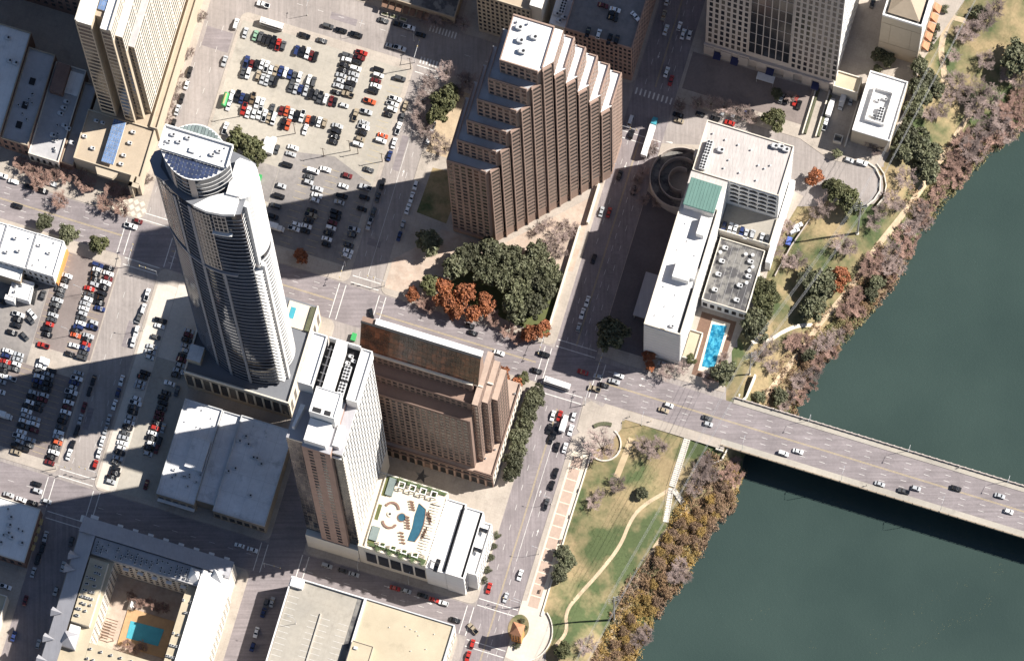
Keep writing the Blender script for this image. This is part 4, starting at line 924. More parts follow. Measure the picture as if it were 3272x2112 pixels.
for i, (x, y, a) in enumerate(((985,475,.5),(960,590,-.5))):
    u_, v_ = Q2('C1', x, y, 22); b = MB()
    for k in range(8):
        t0, t1 = 2.6*k/8-1.3, 2.6*(k+1)/8-1.3
        if i: t0, t1 = t0+math.pi, t1+math.pi
        f = lambda r, t: (r*math.sin(t), r*math.cos(t)-1.2*(1 if not i else -1))
        b.prism([f(2.6,t0),f(3.5,t0),f(3.5,t1),f(2.6,t1)][::-1], 0, .6)
    o = b.build('curved_sofa','brick_dark',None,(*W(u_, v_),22.),-PHI); tag(o, f"dark curved sofa on the {'north' if not i else 'south'} side of the round fire pit", 'sofa')

# --- flat grey roofed store
B = Bld('store_block','wide low block with flat grey roof in the shade of the towers','building',-130.2,-110.6)
B.body('beige_dark',-130.2,-110.6,0,-112.8,-66.8,10,'pale_roof',parm='metal_light'); B.body('beige_dark',-112.6,-108,0,-104.4,-66.8,9.2,'pale_roof',parm='metal_light'); B.body('beige_dark',-104.2,-110.6,0,-80.2,-66.6,10,'pale_roof',parm='metal_light')
B.box('raised_roof','pale_roof',-121.5,-96,9,-113.6,-82,11.5); B.boxes('canopy','white_roof',[(-130,-112,3.4,-113,-110.7,4)]); B.facade(-130.2,-110.6,0,17,1,7,5,1,.3,.3,.2,'beige_dark'); B.facade(-104.2,-110.6,0,24,1,7,7,1,.3,.3,.2,'beige_dark'); B.done()
spread('unit',10,-127,-104,-114,-97,9.2,'the grey store west half',11,sc=.6); spread('unit',9,-103,-104,-84,-72,9.2,'the grey store east half',12,sc=.8); spread('vent',12,-128,-80,-84,-68,9.2,'the flat grey roof',13,sc=.8)

# --- courtyard apartments
B = Bld('courtyard_apartments','apartment block with grey metal roofs round a courtyard pool','building',-155.8,-215)
N0, N1, N2 = -131.8, -139.3, -147.
B.box('wall','cream',-155.3,-147,0,-87,-132.2,17.2,top='grey_roof'); B.prism('metal_roof','metal_grey',[(-156,-139.4),(-87,-139.4),(-87,-131.6),(-156,-131.6)],17.3,17.6)
b = MB()
def slope(u0,v0,u1,v1,z0,z1,side):
    """A pitched roof plane between an eave and a ridge, with thickness."""
    q = {'N':[(u0,v1,z0),(u1,v1,z0),(u1,v0,z1),(u0,v0,z1)],'W':[(u0,v0,z0),(u0,v1,z0),(u1,v1,z1),(u1,v0,z1)],'E':[(u1,v1,z0),(u1,v0,z0),(u0,v0,z1),(u0,v1,z1)]}[side]
    q = [(x-B.u0,y-B.v0,z) for x,y,z in q]; b.poly(q); b.poly([(x,y,z-.3) for x,y,z in q][::-1])
slope(-155.8,-139.3,-87,-131.8,17.6,20.6,'N'); B.put('north_roof',b,'metal_grey')
B.box('flat_roof','grey_roof',-148,-147,17.2,-92,-139.4,19.4)
B.box('wall','cream',-155.3,-215,0,-137.6,-147.2,17.2,top='gravel_roof'); b = MB(); slope(-155.8,-215,-148.2,-139,17.6,20.6,'W'); B.put('west_roof',b,'metal_grey'); B.box('terrace_wall','cream',-147.6,-178,17.2,-139.3,-149,20.2,top='gravel_roof')
B.box('terrace_wall','cream',-147.6,-188,17.2,-143,-179,18.8,top='white_roof')
B.box('wall','cream',-103.5,-215,0,-86,-147.2,17.2,top='gravel_roof'); b = MB(); slope(-98.5,-215,-85.4,-140,17.6,22,'E'); B.put('east_roof',b,'white_roof'); B.box('terrace_wall','cream',-103.4,-205,17.2,-98.8,-152,20.2,top='gravel_roof')
B.box('wall','cream',-137.5,-215,0,-103.6,-184,17.2,top='gravel_roof')
for (u_, v_, s_) in ((-101,-143,6.5),(-146,-186,7),(-92,-140,5)):
    b = MB(); c = [(u_-s_/2-B.u0,v_-s_/2-B.v0),(u_+s_/2-B.u0,v_-s_/2-B.v0),(u_+s_/2-B.u0,v_+s_/2-B.v0),(u_-s_/2-B.u0,v_+s_/2-B.v0)]
    for k in range(4): b.poly([(*c[k],19.6),(*c[(k+1)%4],19.6),(u_-B.u0,v_-B.v0,23.5)])
    b.prism(c,17.3,19.6); B.put('hip_roof',b,'white_roof' if u_ > -110 else 'metal_grey')
for v_ in (-152,-158,-178,-190,-200): 
    b = MB(); b.poly([(-157.5-B.u0,v_-B.v0,17.4),(-152-B.u0,v_+2.2-B.v0,19.6),(-157.5-B.u0,v_+4.4-B.v0,17.4)]); b.poly([(-157.5-B.u0,v_-B.v0,17.4),(-157.5-B.u0,v_+4.4-B.v0,17.4),(-157.5-B.u0,v_+2.2-B.v0,19.6)]); b.poly([(-157.5-B.u0,v_+2.2-B.v0,19.6),(-152-B.u0,v_+2.2-B.v0,19.6),(-157.5-B.u0,v_+4.4-B.v0,17.4)]); b.poly([(-157.5-B.u0,v_+2.2-B.v0,19.6),(-157.5-B.u0,v_-B.v0,17.4),(-152-B.u0,v_+2.2-B.v0,19.6)]); B.put('dormer',b,'metal_grey')
B.boxes('bay_roof','white_wall',[(-141+7*k,-131.7,15.8,-138.6+7*k,-130.2,16.3) for k in range(8)]+[(-157.6,-134,15.6,-155.9,-131,16),(-153.5,-131.7,15.6,-150,-129.6,16)])
B.facade(-137.4,-147,0,34,2,17,12,5,.5,.45,.3,'cream'); B.facade(-137.6,-184,90,37,2,17,13,5,.5,.45,.3,'cream'); B.facade(-86,-205,90,60,2,17,20,5,.5,.45,.3,'cream')
for k in range(5): B.box('balcony','white_wall',-133.5+6.6*k,-148.6,14.4,-130.9+6.6*k,-147.3,14.8)
B.box('court_floor','plaza',-137.5,-184,.14,-103.6,-147.2,.3); B.box('pool_deck','orange_deck',-129,-177,.3,-107.5,-160,.7)
B.prism('pool','pool_pale',[(-126,-173.2),(-111.4,-172.6),(-111,-164.8),(-126.3,-165.4)],.7,.82); B.boxes('pergola','wood',[(-136.5,-176+1.3*k,3,-131,-175.7+1.3*k,3.3) for k in range(7)]+[(-136.4,-176.3,.3,-136.1,-176,3),(-131.3,-176.3,.3,-131,-176,3)])
B.prism('pool_house','white_wall',[(-129.4,-161),(-126.4,-161),(-126.4,-156.5),(-129.4,-156.5)],.3,3.6,poly1=[(-128,-160),(-127.8,-160),(-127.8,-157.5),(-128,-157.5)]); B.done()
for nm, (u0_,v0_,u1_,v1_,z_,nu,nv) in {'the north flat roof':(-146,-145.6,-94,-141.4,19.4,24,4),'the west terrace roof':(-146,-175,-141.5,-152,20.2,5,9),'the east terrace roof':(-102.6,-201,-99.4,-155,20.2,4,10),'the south flat roof':(-136,-200,-106,-186.5,17.3,14,4)}.items():
    r = random.Random(len(nm)); L = [(u0_+(u1_-u0_)*i/(nu-1)+r.uniform(-.3,.3), v0_+(v1_-v0_)*j/(nv-1)+r.uniform(-.15,.15)) for i in range(nu) for j in range(nv) if r.random() < .72]
    for i, p_ in enumerate(sorted(L)):
        o = link('condenser', unit_mesh('fan'), None, (*W(*p_), z_+.02), -PHI); row_ = i
        tag(o, f'small condenser in the rows on {nm} of the courtyard apartments', 'air conditioner', 'condensers on '+nm)
# --- garage and store, bottom centre
B = Bld('parking_garage','flat cream garage roof with painted stalls at the bottom edge','building',-61.7,-190)
B.body('cream',-61.7,-190,0,-27.6,-129,14,'lot_concrete',par=1.2,w=.5,parm='white_wall'); B.box('dark_ramp','stain_roof',-31,-190,12.81,-28.2,-130,12.9); B.box('stair_block','white_roof',-61.2,-133.5,12.8,-55.5,-129.6,14.6)
B.boxes('stall_line','white_line',[(-60.5,-186+2.7*k,12.82,-56,-185.85+2.7*k,12.86) for k in range(19)]+[(-49,-186+2.7*k,12.82,-40,-185.85+2.7*k,12.86) for k in range(17)]+[(-36,-186+2.7*k,12.82,-31.6,-185.85+2.7*k,12.86) for k in range(17)])
B.boxes('divider','kerb',[(-44.8,-188,12.8,-44.2,-141,13.5)]); B.boxes('rail','dark',[(-60.9,-189,13.6,-60.8,-134,13.7)]); B.done()
B = Bld('store_block','block with tan gravel roof and small penthouse at the bottom edge','building',-27.5,-190)
B.body('cream',-27.5,-190,0,13.5,-128.8,14,'gravel_roof',par=.8,w=.5,parm='metal_light'); B.body('beige',-27.3,-176,13,-17.5,-149,17,'gravel_roof',par=.4,w=.3); B.facade(13.5,-175,90,45,1,10,14,2,.4,.4,.3,'cream'); B.done()
units('hatch',[(-25,-152)],16.7,'the tan gravel roof'); spread('unit',5,-6,-163,2,-157,13.3,'the tan gravel roof',4,sc=.6); spread('vent',8,-14,-150,11,-132,13.3,'the tan gravel roof',6,sc=.6)
# --- left edge blocks
B = Bld('brick_block','two storey block with white roof and orange side wall in the parking lot','building',-227,-33.4)
for u0_, u1_, z_ in ((-245,-227.2,11.6),(-227,-213.5,12),(-213.3,-201,12.4)): B.body('white_wall',u0_,-33.4,0,u1_,-17,z_,'white_roof',par=.6,w=.35,parm='white_roof'); B.facade(u0_,-33.4,0,u1_-u0_,1,10.5,5,2,.55,.5,.2,'metal_light')
B.box('side_wall','orange_wall',-200.9,-33,0,-200.2,-17.5,4.5); B.body('beige_dark',-228,-38.5,0,-215.3,-33.6,9,'white_roof',par=.5,w=.3,parm='white_roof'); B.body('white_wall',-219.5,-44.5,0,-210,-36,5,'white_roof',par=.4,w=.25,parm='white_roof'); B.body('white_wall',-220.5,-46.8,0,-216,-44.7,5.4,'white_roof',par=.4,w=.2,parm='white_roof')
B.boxes('stair','dark',[(-209.8,-44+.5*k,.2+.2*k,-208.2,-43.55+.5*k,.4+.2*k) for k in range(16)]); B.done()
units('unit',[(-222,-22),(-224,-29),(-219,-27),(-211,-22),(-225,-36),(-217,-36)],11.5,'the white roof with the orange wall',sc=.7) if False else units('unit',[(-222,-22),(-224,-29),(-219,-27),(-211,-22),(-206,-24)],11.8,'the white roof with the orange wall',sc=.7)
units('fan',[(-217.5,-40),(-215,-39),(-217,-42.5)],4.6,'the lean-to white roof'); units('vent',[(-209,-28),(-205,-30),(-211,-31),(-216,-20),(-205,-19)],11.8,'the white roof with the orange wall')
B = Bld('shop_block','low white roofed block with yellow awnings on the street corner','building',-215,-156.5); B.body('brick_dark',-215,-156.5,0,-177.4,-131.8,8,'white_roof',par=.5,w=.35,parm='cream'); B.facade(-215,-156.5,0,37,1,7,10,1,.5,.4,.2,'brick_dark')
for k in range(4): B.prism('awning','yellow_line',[(-177.3,-137-4*k),(-175.9,-137-4*k),(-175.9,-134.4-4*k),(-177.3,-134.4-4*k)],3,3.2)
B.done(); units('unit',[(-189,-139),(-188.4,-142.5),(-188,-146),(-186,-147.5),(-190,-151),(-181,-148.5)],7.6,'the white corner roof',sc=.9); units('fan',[(-184,-143),(-182,-143.5),(-189.6,-147.5),(-191,-136)],7.6,'the white corner roof')
B = Bld('shop_block','tan flat roofed block at the bottom left corner','building',-215,-215); B.body('cream',-215,-215,0,-180.5,-172.5,7,'gravel_roof',par=.5); B.done()
# --- little brick tower with red tile hat
B = Bld('brick_turret','small square brick turret with red tiled hat beside the plaza','tower',37.8,-124.4)
B.prism('wall','orange_wall',[(37.8,-124.4),(42.4,-124.4),(42.4,-119.8),(37.8,-119.8)],0,12.2,poly1=[(38,-124.2),(42.2,-124.2),(42.2,-120),(38,-120)])
B.prism('roof','terracotta',[(37.3,-124.9),(42.9,-124.9),(42.9,-119.3),(37.3,-119.3)],12.2,15.2,poly1=[(40,-122.2),(40.2,-122.2),(40.2,-122),(40,-122)]); B.facade(38.2,-124.35,0,3.6,2,11.5,3,4,.5,.4,.12,'orange_wall'); B.done()
# --- wall along the cross street by the stepped tower, and the lot sheds
for k, (u0_,v0_,u1_,v1_) in enumerate(((15.6,62,16.5,80),(12.9,14,13.6,60))):
    B = Bld('retaining_wall', ('tall cream retaining wall beside the stepped tower','long cream retaining wall beside the oak grove')[k], 'wall', u0_, v0_); B.box('coping','cream',u0_,v0_,0,u1_,v1_,2.6)
# ------------------------------------------------------------------ vehicles
def car_mesh(kind):
    """Body lofted from a side profile, narrower above the waist; wheels and side glass in the same shell."""
    b = MB()
    prof = dict(sedan=[(-2.4,.35),(-2.42,.82),(-1.62,.95),(-1.05,1.42),(.35,1.45),(1.1,.98),(2.2,.84),(2.4,.62),(2.4,.35)],
     hatchback=[(-2.05,.35),(-2.1,.85),(-2.0,1.0),(-1.5,1.46),(.35,1.48),(1.05,1.0),(2.0,.86),(2.15,.62),(2.15,.35)],
     suv=[(-2.4,.4),(-2.42,1.05),(-2.3,1.72),(-1.9,1.78),(.4,1.78),(1.1,1.15),(2.2,1.05),(2.4,.8),(2.4,.4)],
     pickup=[(-2.8,.45),(-2.8,1.1),(-.75,1.12),(-.6,1.78),(.6,1.8),(1.3,1.18),(2.6,1.08),(2.8,.85),(2.8,.45)],
     van=[(-2.7,.4),(-2.72,1.1),(-2.65,2.05),(-2.3,2.1),(1.2,2.1),(2.0,1.3),(2.6,1.1),(2.75,.8),(2.75,.4)])[kind]
    hw = .92 if kind in ('sedan','suv','hatchback') else 1.0; waist = .96 if kind == 'sedan' else 1.01 if kind == 'hatchback' else 1.16
    L, R = [], []
    for x, z in prof:
        t = 0 if z <= waist else min(1,(z-waist)/.5); w = hw*(1-.2*t)*(1-.10*(abs(x)/2.8)**4)
        L.append((x,w,z)); R.append((x,-w,z))
    n = len(prof)
    for k in range(n):
        j = (k+1) % n; b.poly([L[k],L[j],R[j],R[k]], 0)
    b.poly(R, 0); b.poly(L[::-1], 0)
    top = [k for k, p in enumerate(prof) if p[1] > waist+.2]; a, c = top[0]-1, top[-1]+1
    for side in (L, R):        # side glass
        s_ = 1 if side is L else -1
        q = [side[a]]+[side[k] for k in top]+[side[c]]; cx = sum(p[0] for p in q)/len(q); cz = sum(p[2] for p in q)/len(q)
        q = [(cx+(p[0]-cx)*.84, p[1]+.015*s_, cz+(p[2]-cz)*.78) for p in q]; b.poly(q if s_ < 0 else q[::-1], 1)
    for x in (-prof[-1][0]*.62, prof[-1][0]*.62):
        for s_ in (-1, 1):
            i = len(b.v); m_ = 8
            for y in (hw*s_*.80, hw*s_*1.01): b.v += [(x+.34*math.cos(2*math.pi*k/m_), y, .34+.34*math.sin(2*math.pi*k/m_)) for k in range(m_)]
            for k in range(m_): b.f.append((i+k,i+(k+1)%m_,i+m_+(k+1)%m_,i+m_+k)); b.m.append(2)
            b.f.append(tuple(range(i+m_,i+2*m_))); b.m.append(2)
    if kind == 'pickup': b.box(-2.65,-.8,1.125,-.85,.8,1.13,1)
    me = b.mesh(kind, ['paint','car_glass','tyre'])
    def quad(k0, k1, name, ins=.12):
        q = [L[k0],L[k1],R[k1],R[k0]]; c = Vector([sum(p[i] for p in q)/4 for i in range(3)])
        nrm = (Vector(q[1])-Vector(q[0])).cross(Vector(q[2])-Vector(q[0])).normalized(); nrm = nrm if nrm.z > 0 else -nrm
        g = MB(); top_ = [Vector(p).lerp(c, ins)+nrm*.03 for p in q]; g.poly(top_); g.poly([p-nrm*.02 for p in top_][::-1])
        for k in range(4): g.poly([top_[k],top_[(k+1)%4],top_[(k+1)%4]-nrm*.02,top_[k]-nrm*.02])
        return g.mesh(name, 'car_glass')
    return me, quad(top[-1], c, 'windscreen'), quad(a, top[0], 'rear_window')
CARM = {k: car_mesh(k) for k in ('sedan','hatchback','suv','pickup','van')}
CW = dict(w=('white',(.78,.78,.77)),s=('silver',(.42,.43,.44)),k=('black',(.014,.014,.016)),g=('dark grey',(.07,.072,.075)),n=('dark blue',(.025,.04,.12)),r=('red',(.38,.03,.022)),
 o=('orange red',(.52,.10,.04)),m=('maroon',(.12,.018,.018)),t=('tan',(.34,.28,.20)),e=('pale green',(.22,.36,.25)),b=('brown',(.14,.10,.06)))
KW = dict(s='sedan',u='suv',p='pickup',n='van')
AN = dict(h=-PHI, v=math.pi/2-PHI, d=-PHI-.55, x=-PHI+.75, y=math.pi/2-PHI+.5)
crng = random.Random(5)
def vehicle(kind, pos, ang, colour, label, group):
    cn, rgb = CW[colour]; body, ws, rw = CARM[kind]
    o = link(kind if kind != 'pickup' else 'pickup_truck', body, None, pos, ang)
    if kind == 'van' : o.scale = (1,1,1)
    else:
        s_ = crng.uniform(.94,1.04); o.scale = (s_, s_*crng.uniform(.97,1.03), s_)
    f = crng.uniform(.85,1.1); o.color = (*[min(.85, c*f) for c in rgb], 1)
    for nm, g in (('windscreen', ws), ('rear_window', rw)): link(nm, g, o)
    tag(o, label, {'pickup':'pickup truck','sedan':'car','hatchback':'car'}.get(kind, kind), group); return o
NC = [0]
def row(desc, sh, orient, data, way=None, z=.14, group=None, ter=False):
    way = way or ('left' if orient == 'v' else 'top')
    for i, d in enumerate(data.split()):
        p = d.split(','); x, y, cc = float(p[0]), float(p[1]), p[2]; a = AN[p[3] if len(p) > 3 else orient]
        if crng.random() < .5 and orient == 'v' or (orient == 'h' and crng.random() < .15): a += math.pi
        a += crng.uniform(-.025,.025); q = P(sh, x, y, z+.7); kind = KW[cc[1]]; NC[0] += kind == 'sedan'; kind = 'hatchback' if kind == 'sedan' and NC[0] % 3 == 0 else kind  # every third car read as a sedan gets a shorter, made-up body
        vehicle(kind, (q[0], q[1], z), a, cc[0], f"{CW[cc[0]][0]} {dict(pickup='pickup truck', sedan='car', hatchback='car').get(kind, kind)}, {nth(i)} from the {way} {desc}", group or 'vehicles '+desc)
row('in the top row of the beige lot','Z1','v','540,290,ss 745,345,es 850,375,gu 925,420,ku 1010,445,ku 1110,485,kp 1215,535,rp 1315,560,gs')
row('in the short top row of the beige lot','Z1','v','1590,655,nu 1710,680,ku 1815,715,wu 1890,760,ms 1985,780,ku')
row('beside the top row of the beige lot','Z1','h','1750,350,kp 2110,455,gs','left')
row('in the beige lot second row','Z1','v','560,890,np 665,930,ms 765,955,ks 880,940,ws 975,985,wp 1065,1050,ws 1160,1065,ts 1265,1075,ns 1365,1110,wu 1455,1140,ns 1540,1200,gs 1650,1210,wu 1845,1255,wu 1940,1300,gu')
row('in the third row of the beige lot','Z1','v','490,1110,gs 600,1130,wu 800,1180,ts 890,1240,ss 985,1265,ss 1080,1275,gs 1170,1290,ku')
row('in the beige lot middle row','Z1','v','1475,1400,gs 1575,1440,ss 1665,1450,ns 1780,1480,ss 1890,1540,ku 1985,1565,gu 2070,1615,gp 2190,1650,wu 2295,1690,ms 2375,1710,ks')
row('in the row beside the green tanker','Z2','v','265,170,wu 380,180,kp 470,220,ns 560,230,ks 690,220,bp 785,315,wu 890,310,ws')
row('in the bottom row of the beige lot','Z2','v','200,370,ws 510,440,rp 600,510,ws 715,540,ws 830,530,wp 935,580,wp 1020,620,ts 1125,650,wn')
row('in the beige lot bottom right row','Z2','v','1090,440,gs 1275,475,ms 1390,480,os 1490,545,ws 1585,590,ku 1705,590,wp 1820,660,os 1930,680,ks 2055,705,ws 2160,735,ts')
row('below the bottom row of the beige lot','Z2','v','130,840,wp 1310,740,kp 1415,765,os 1770,865,ws 1185,1270,gs')
row('stacked below the parked trailers','Z2','h','1520,1235,ws 1475,1365,ss')
row('in the left file under the red fire trucks','Z3','h','540,290,gu 520,400,wu 450,530,ks 430,665,ks 380,780,ss 360,910,ss 320,1040,ss 270,1200,ks 460,1520,ss')
row('in the second file of the beige lot','Z3','h','890,225,rp 830,350,mp 770,460,ku 745,615,wu 700,755,ss 670,885,ss 615,1005,ku 570,1110,gs 550,1250,tp')
row('in the third file of the beige lot','Z3','h','1310,640,ku 1305,780,wu 1240,915,ms 1240,1040,ws 1170,1170,ku 1090,1420,op')
row('at the right edge of the beige lot','Z3','h','1840,860,gu 1720,1360,wp 1650,1485,wp 1640,1615,wu 1540,1745,ks')
row('in the middle aisle of the beige lot','Z4','h','1000,295,sp 740,370,tp,v','left')
row('in the file below the middle aisle','Z4','h','960,560,ss 940,670,wp 890,810,ks 850,960,ts 800,1090,wu')
row('in the four car file of the beige lot','Z4','h','300,640,ss 260,770,ku 230,900,ks 190,1030,ks')
row('in the lower right beige lot pair','Z4','h','1410,880,os 1370,1000,wu')
row('parked on the street right of the beige lot','Z4','v','1960,150,ts 1890,420,gs 1800,700,wp 1690,1060,ws 1580,1370,ns','top')
row('in the left file of the shaded lot','Z5','h','330,130,ku 235,455,ss 205,610,ku 150,760,gu 110,925,ku')
row('in the second file of the shaded lot','Z5','h','915,200,ws 725,225,wn 665,315,gs 650,395,ss 795,500,ss 785,600,ws 750,670,ws 705,835,ks 690,905,tp 655,990,ks 460,1040,ws 620,1075,ws 430,1115,wp 600,1150,ks')
row('in the third file of the shaded lot','Z5','h','1250,295,ms 1190,455,ws 1165,610,kp 1125,705,ss 1075,860,ku 1065,935,ku 1020,1020,ms 1000,1100,wu 960,1180,ks 935,1270,ws 925,1355,ks')
row('in the last file of the shaded lot','Z5','h','1580,205,gs 1530,475,sp 1515,635,ku 1475,810,ks 1360,1125,sp 1320,1210,gs 1270,1360,gs 1265,1455,ws 1240,1525,ws')
row('parked on the shaded street by the lot','Z5','v','1790,430,ku 1720,630,gs 1650,860,gs 1590,1040,sp','top')
row('parked on the shaded street by the stepped tower','Z5','v','2300,440,ws 2240,630,ws 2180,805,ws 2105,1045,ss 2050,1230,ns','top')
row('in the left file beside the white roofed block','Z6','h','1270,305,ss 1220,395,ks 1185,490,ss 1140,575,gs 1130,670,gs 1095,765,ss 1055,860,gs 1020,955,ks 1010,1045,ss 980,1135,gs 935,1220,rs 885,1315,ks 895,1415,ks 820,1622,rp')
row('in the long middle file of the left lot','Z6','h','1850,100,nu 1840,190,ws 1795,270,ks 1785,375,ks 1780,465,ss 1690,545,rs 1680,655,gs 1660,745,ws 1615,830,ss 1590,920,ws 1560,1015,ss 1540,1110,gs 1530,1200,ws 1480,1280,nu 1430,1350,ks 1430,1430,os 1400,1622,ws 1325,1782,ks')
row('in the left lot street file','Z6','h','2065,155,ks 2055,260,ws 2040,360,ms 2000,435,ws 1955,535,ks 1935,640,ku 1890,725,ks 1880,815,ks 1890,925,ns 1770,1185,ss 1740,1275,np 1675,1440,ss 1645,1510,ks 1625,1597,rs 1600,1672,ns 1580,1767,gs 1550,1852,gu')
row('in the loose group behind the white roofed block','Z6','h','815,670,gs,v 610,1030,ws,d 350,1035,wp 335,1135,ks 575,1145,gs,d 300,1240,ks 225,1375,ks 465,1450,gs,d 20,790,ks')
row('in the far left file of the lower lot','Z7','h','150,365,ws 115,455,ns 105,565,rs 90,650,gs 70,740,ks 20,830,ss 15,940,ss 10,1135,ws')
row('in the short second file of the lower lot','Z7','h','355,430,ss 330,520,ss 305,610,ws 280,710,gs 200,880,wp')
row('in the lower lot left file','Z7','h','780,660,ws 735,745,gs 740,845,ws 700,935,ns 690,1030,ks 640,1150,ss 600,1230,ks 555,1330,ws 520,1410,ks 505,1500,ws 465,1583,ss 455,1688,ws 435,1788,gp 410,1893,ws 355,1968,wp 365,2073,ss 310,2163,ku 295,2278,ts')
row('in the lower lot right file','Z7','h','965,740,ku 925,805,ss 925,900,gs 900,990,ks 870,1090,ks 835,1200,ss 800,1285,ms 745,1365,gs 720,1470,ks 665,1648,ss 645,1743,ws 640,1863,ms 575,2043,ss 545,2143,gs 470,2223,ks')
row('in the street side file of the lower lot','Z7','h','1490,780,ss 1455,885,wp 1400,965,ns 1375,1050,ss 1350,1145,wp 1330,1230,gs 1300,1335,ws 1260,1430,ms 1245,1520,ws 1200,1613,gs 1170,1693,ks 1155,1813,gs 1120,1913,wu 1100,1993,ss 1085,2093,os 1040,2188,gs 1020,2278,ws 960,2373,ks 935,2473,ms')
row('parked at the lower lot kerb','Z7','v','1765,920,ks 1690,1130,ks 1590,1430,ms 1520,1658,ss 1450,1883,ku 1375,2133,ks 1310,2318,ws','top')
row('parked at the kerb below the banded tower','Z7','v','2300,920,ws 2235,1150,ns 2165,1380,ws 2060,1653,ss 2000,1858,ss 1940,2063,ws 1875,2293,ws 1805,2508,rs','top')
row('parked on the bright kerb beside the banded tower','B0','v','1030,530,wp 1003,628,wu 970,695,gs 955,785,wu 933,860,wu','top')
row('in the left file of the strip lot','Z9','h','1075,170,kp 1050,295,ws 965,540,gs 885,755,ss 845,870,ss 825,990,ws 730,1340,ku 665,1430,ks')
row('in the right file of the strip lot','Z9','h','1710,400,ss 1690,495,ms 1655,610,ks 1640,740,ss 1610,840,ss 1570,960,ks 1545,1050,ms 1510,1170,ss 1465,1285,ss 1640,1360,ws 1415,1395,gs')
row('lower in the left file of the strip lot','ZA','h','885,190,ss 860,270,ss 810,490,ws 790,580,wp 745,665,gs 730,750,ks 700,855,ss 675,945,ws 635,1035,ks 595,1145,gs 560,1230,ss 540,1335,ws 510,1425,ws')
row('lower in the right file of the strip lot','ZA','h','1430,205,ws 1575,350,gs,v 1370,385,gs 1310,475,ks 1305,580,ku 1280,680,gs 1240,770,ms 1225,865,ms 1180,960,ks 1160,1050,rs 1120,1150,ws 1080,1240,ks 1080,1340,ws 1040,1430,ks')
row('by the grey store wall','ZA','v','1310,1050,ss 1245,1300,ks 1190,1440,ms','top')
row('at the bottom of the strip lot','ZB','h','1635,25,ks 2020,40,ss 1610,100,ss 1580,160,gs 1580,245,ks 1570,305,ks 1520,365,ks 1510,420,ss 2000,460,ms,v')
row('on the street corner by the white corner roof','ZB','h','500,450,ks 510,545,ss 120,600,ss 290,665,ws 640,690,ss 450,710,ks')
row('on the shaded street by the courtyard apartments','ZB','v','620,1170,ss 975,1235,gs 580,1320,ks 520,1460,ks','top')
row('low on the street by the courtyard apartments','C0','v','260,840,ks 435,885,ss 230,925,ss 385,1055,ss 175,1120,ms 95,1365,ns 265,1420,ss 40,1025,wp,h','top')
row('on the top street','A1','h','90,35,wp 545,185,gu 635,215,kp 740,245,kp 985,325,ss 1045,340,wp 930,145,gs 1030,170,ks 1110,195,wp 1190,245,ks','left',z=.02)
row('parked under the bare trees by the stepped tower','A1','v','1275,890,ws 1245,980,ws','top')
row('at the kerb by the beige tower','A0','v','1650,170,wu 1570,430,ss 1325,505,ks 1305,595,ws 1270,690,ks 1240,770,ss 1212,865,ks','top')
row('on the avenue at the left','A0','h','15,1230,wu 95,1270,ws 360,1285,ss 200,1305,ks 300,1335,ks 120,1440,ks','left',z=.02)
row('waiting on the avenue at the left junction','B0','h','915,50,wp 965,15,ms',z=.02)
row('on the shaded garage roof','A2','h','715,40,ms 800,70,ws 785,100,ks 780,130,ks 940,115,ws,d 685,240,ws,v 610,225,ks,v 760,275,ks,v 810,280,ks,v',z=32.5)
row('on the upper cross street','A2','v','1165,5,ws 1140,110,ts 1250,185,ws 1155,210,ws 1275,240,ws 1320,245,ws 1160,505,ws 1190,565,rs','top',z=.02)
row('at the junction by the stepped tower','A2','v','905,855,wn 915,940,ks 1245,845,ts,h 1240,805,ks,h 1395,800,ks,h','left',z=.02)
row('under the bare trees by the ribbed garage','A2','v','1555,770,ss 1630,785,ws 1665,795,gs 1705,805,ns 1750,805,ks 1500,830,ks,h 1600,860,rs,h')
row('on the shaded cross street','A2','v','830,1225,ks 930,1330,ks 705,1480,ss 757,1485,rs','top',z=.02)
row('on the lower garage deck','B2','v','1560,50,ns 1605,60,ws 1640,70,ws 1685,85,ns 1715,105,ss 1755,110,ss',z=10.02)
row('on the garage deck by the white ramp','B3','v','10,110,ss 75,130,ss 110,145,gs',z=10.02)
row('queueing in the shaded cross street','B2','v','650,280,ks 605,575,ws 570,660,ws 545,755,ss','top',z=.02)
row('on the avenue near the white bus','B2','h','300,945,kp 250,1060,ks 575,1070,rs 680,1100,ss 825,1095,wu 795,1135,ss 720,1160,ks 655,1185,tp 1130,1012,ss','left',z=.02)
row('waiting below the junction','B2','v','365,1375,ws 412,1375,rs 510,1380,ws 490,1475,ws 340,1465,ks 378,1495,kp','left',z=.02)
row('on the avenue near the bridge end','B2','h','1175,1300,ws 1140,1335,ts 1445,1390,gs 1450,1432,ss','left',z=.02)
row('on the bridge','C3','h','225,105,wu 325,90,ws 890,315,ss 1055,365,gp 1140,345,ss 1415,345,ks 1720,397,ss 1780,505,ws','left',z=.02)
row('on the avenue by the coppery block','B1','h','845,660,ks,y 1555,795,ks 1535,745,ks 1740,935,ws','left',z=.02)
row('on the cross street beside the promenade','C2','v','350,0,ks 390,60,ks 445,65,ws 380,240,ks 355,325,ks 315,455,gp 135,945,ws 35,1100,ss','top',z=.02)
row('on the lower street by the podium','C1','h','530,880,su 640,915,gs 715,940,ss 1000,1035,rs 1080,1055,ss 1190,1085,ks 1270,1115,rs 1335,1138,ws 1415,1255,ks','left',z=.02)
row('at the lower right junction','C1','v','1650,1035,rs 1540,1315,tp,d 1535,1420,rs 1505,1505,rs','top',z=.02)
row('in the street beside the stalled roof','C1','v','150,1130,ss 108,1140,gs 90,1200,ns 40,1340,ws 15,1440,ns','top',z=.02)
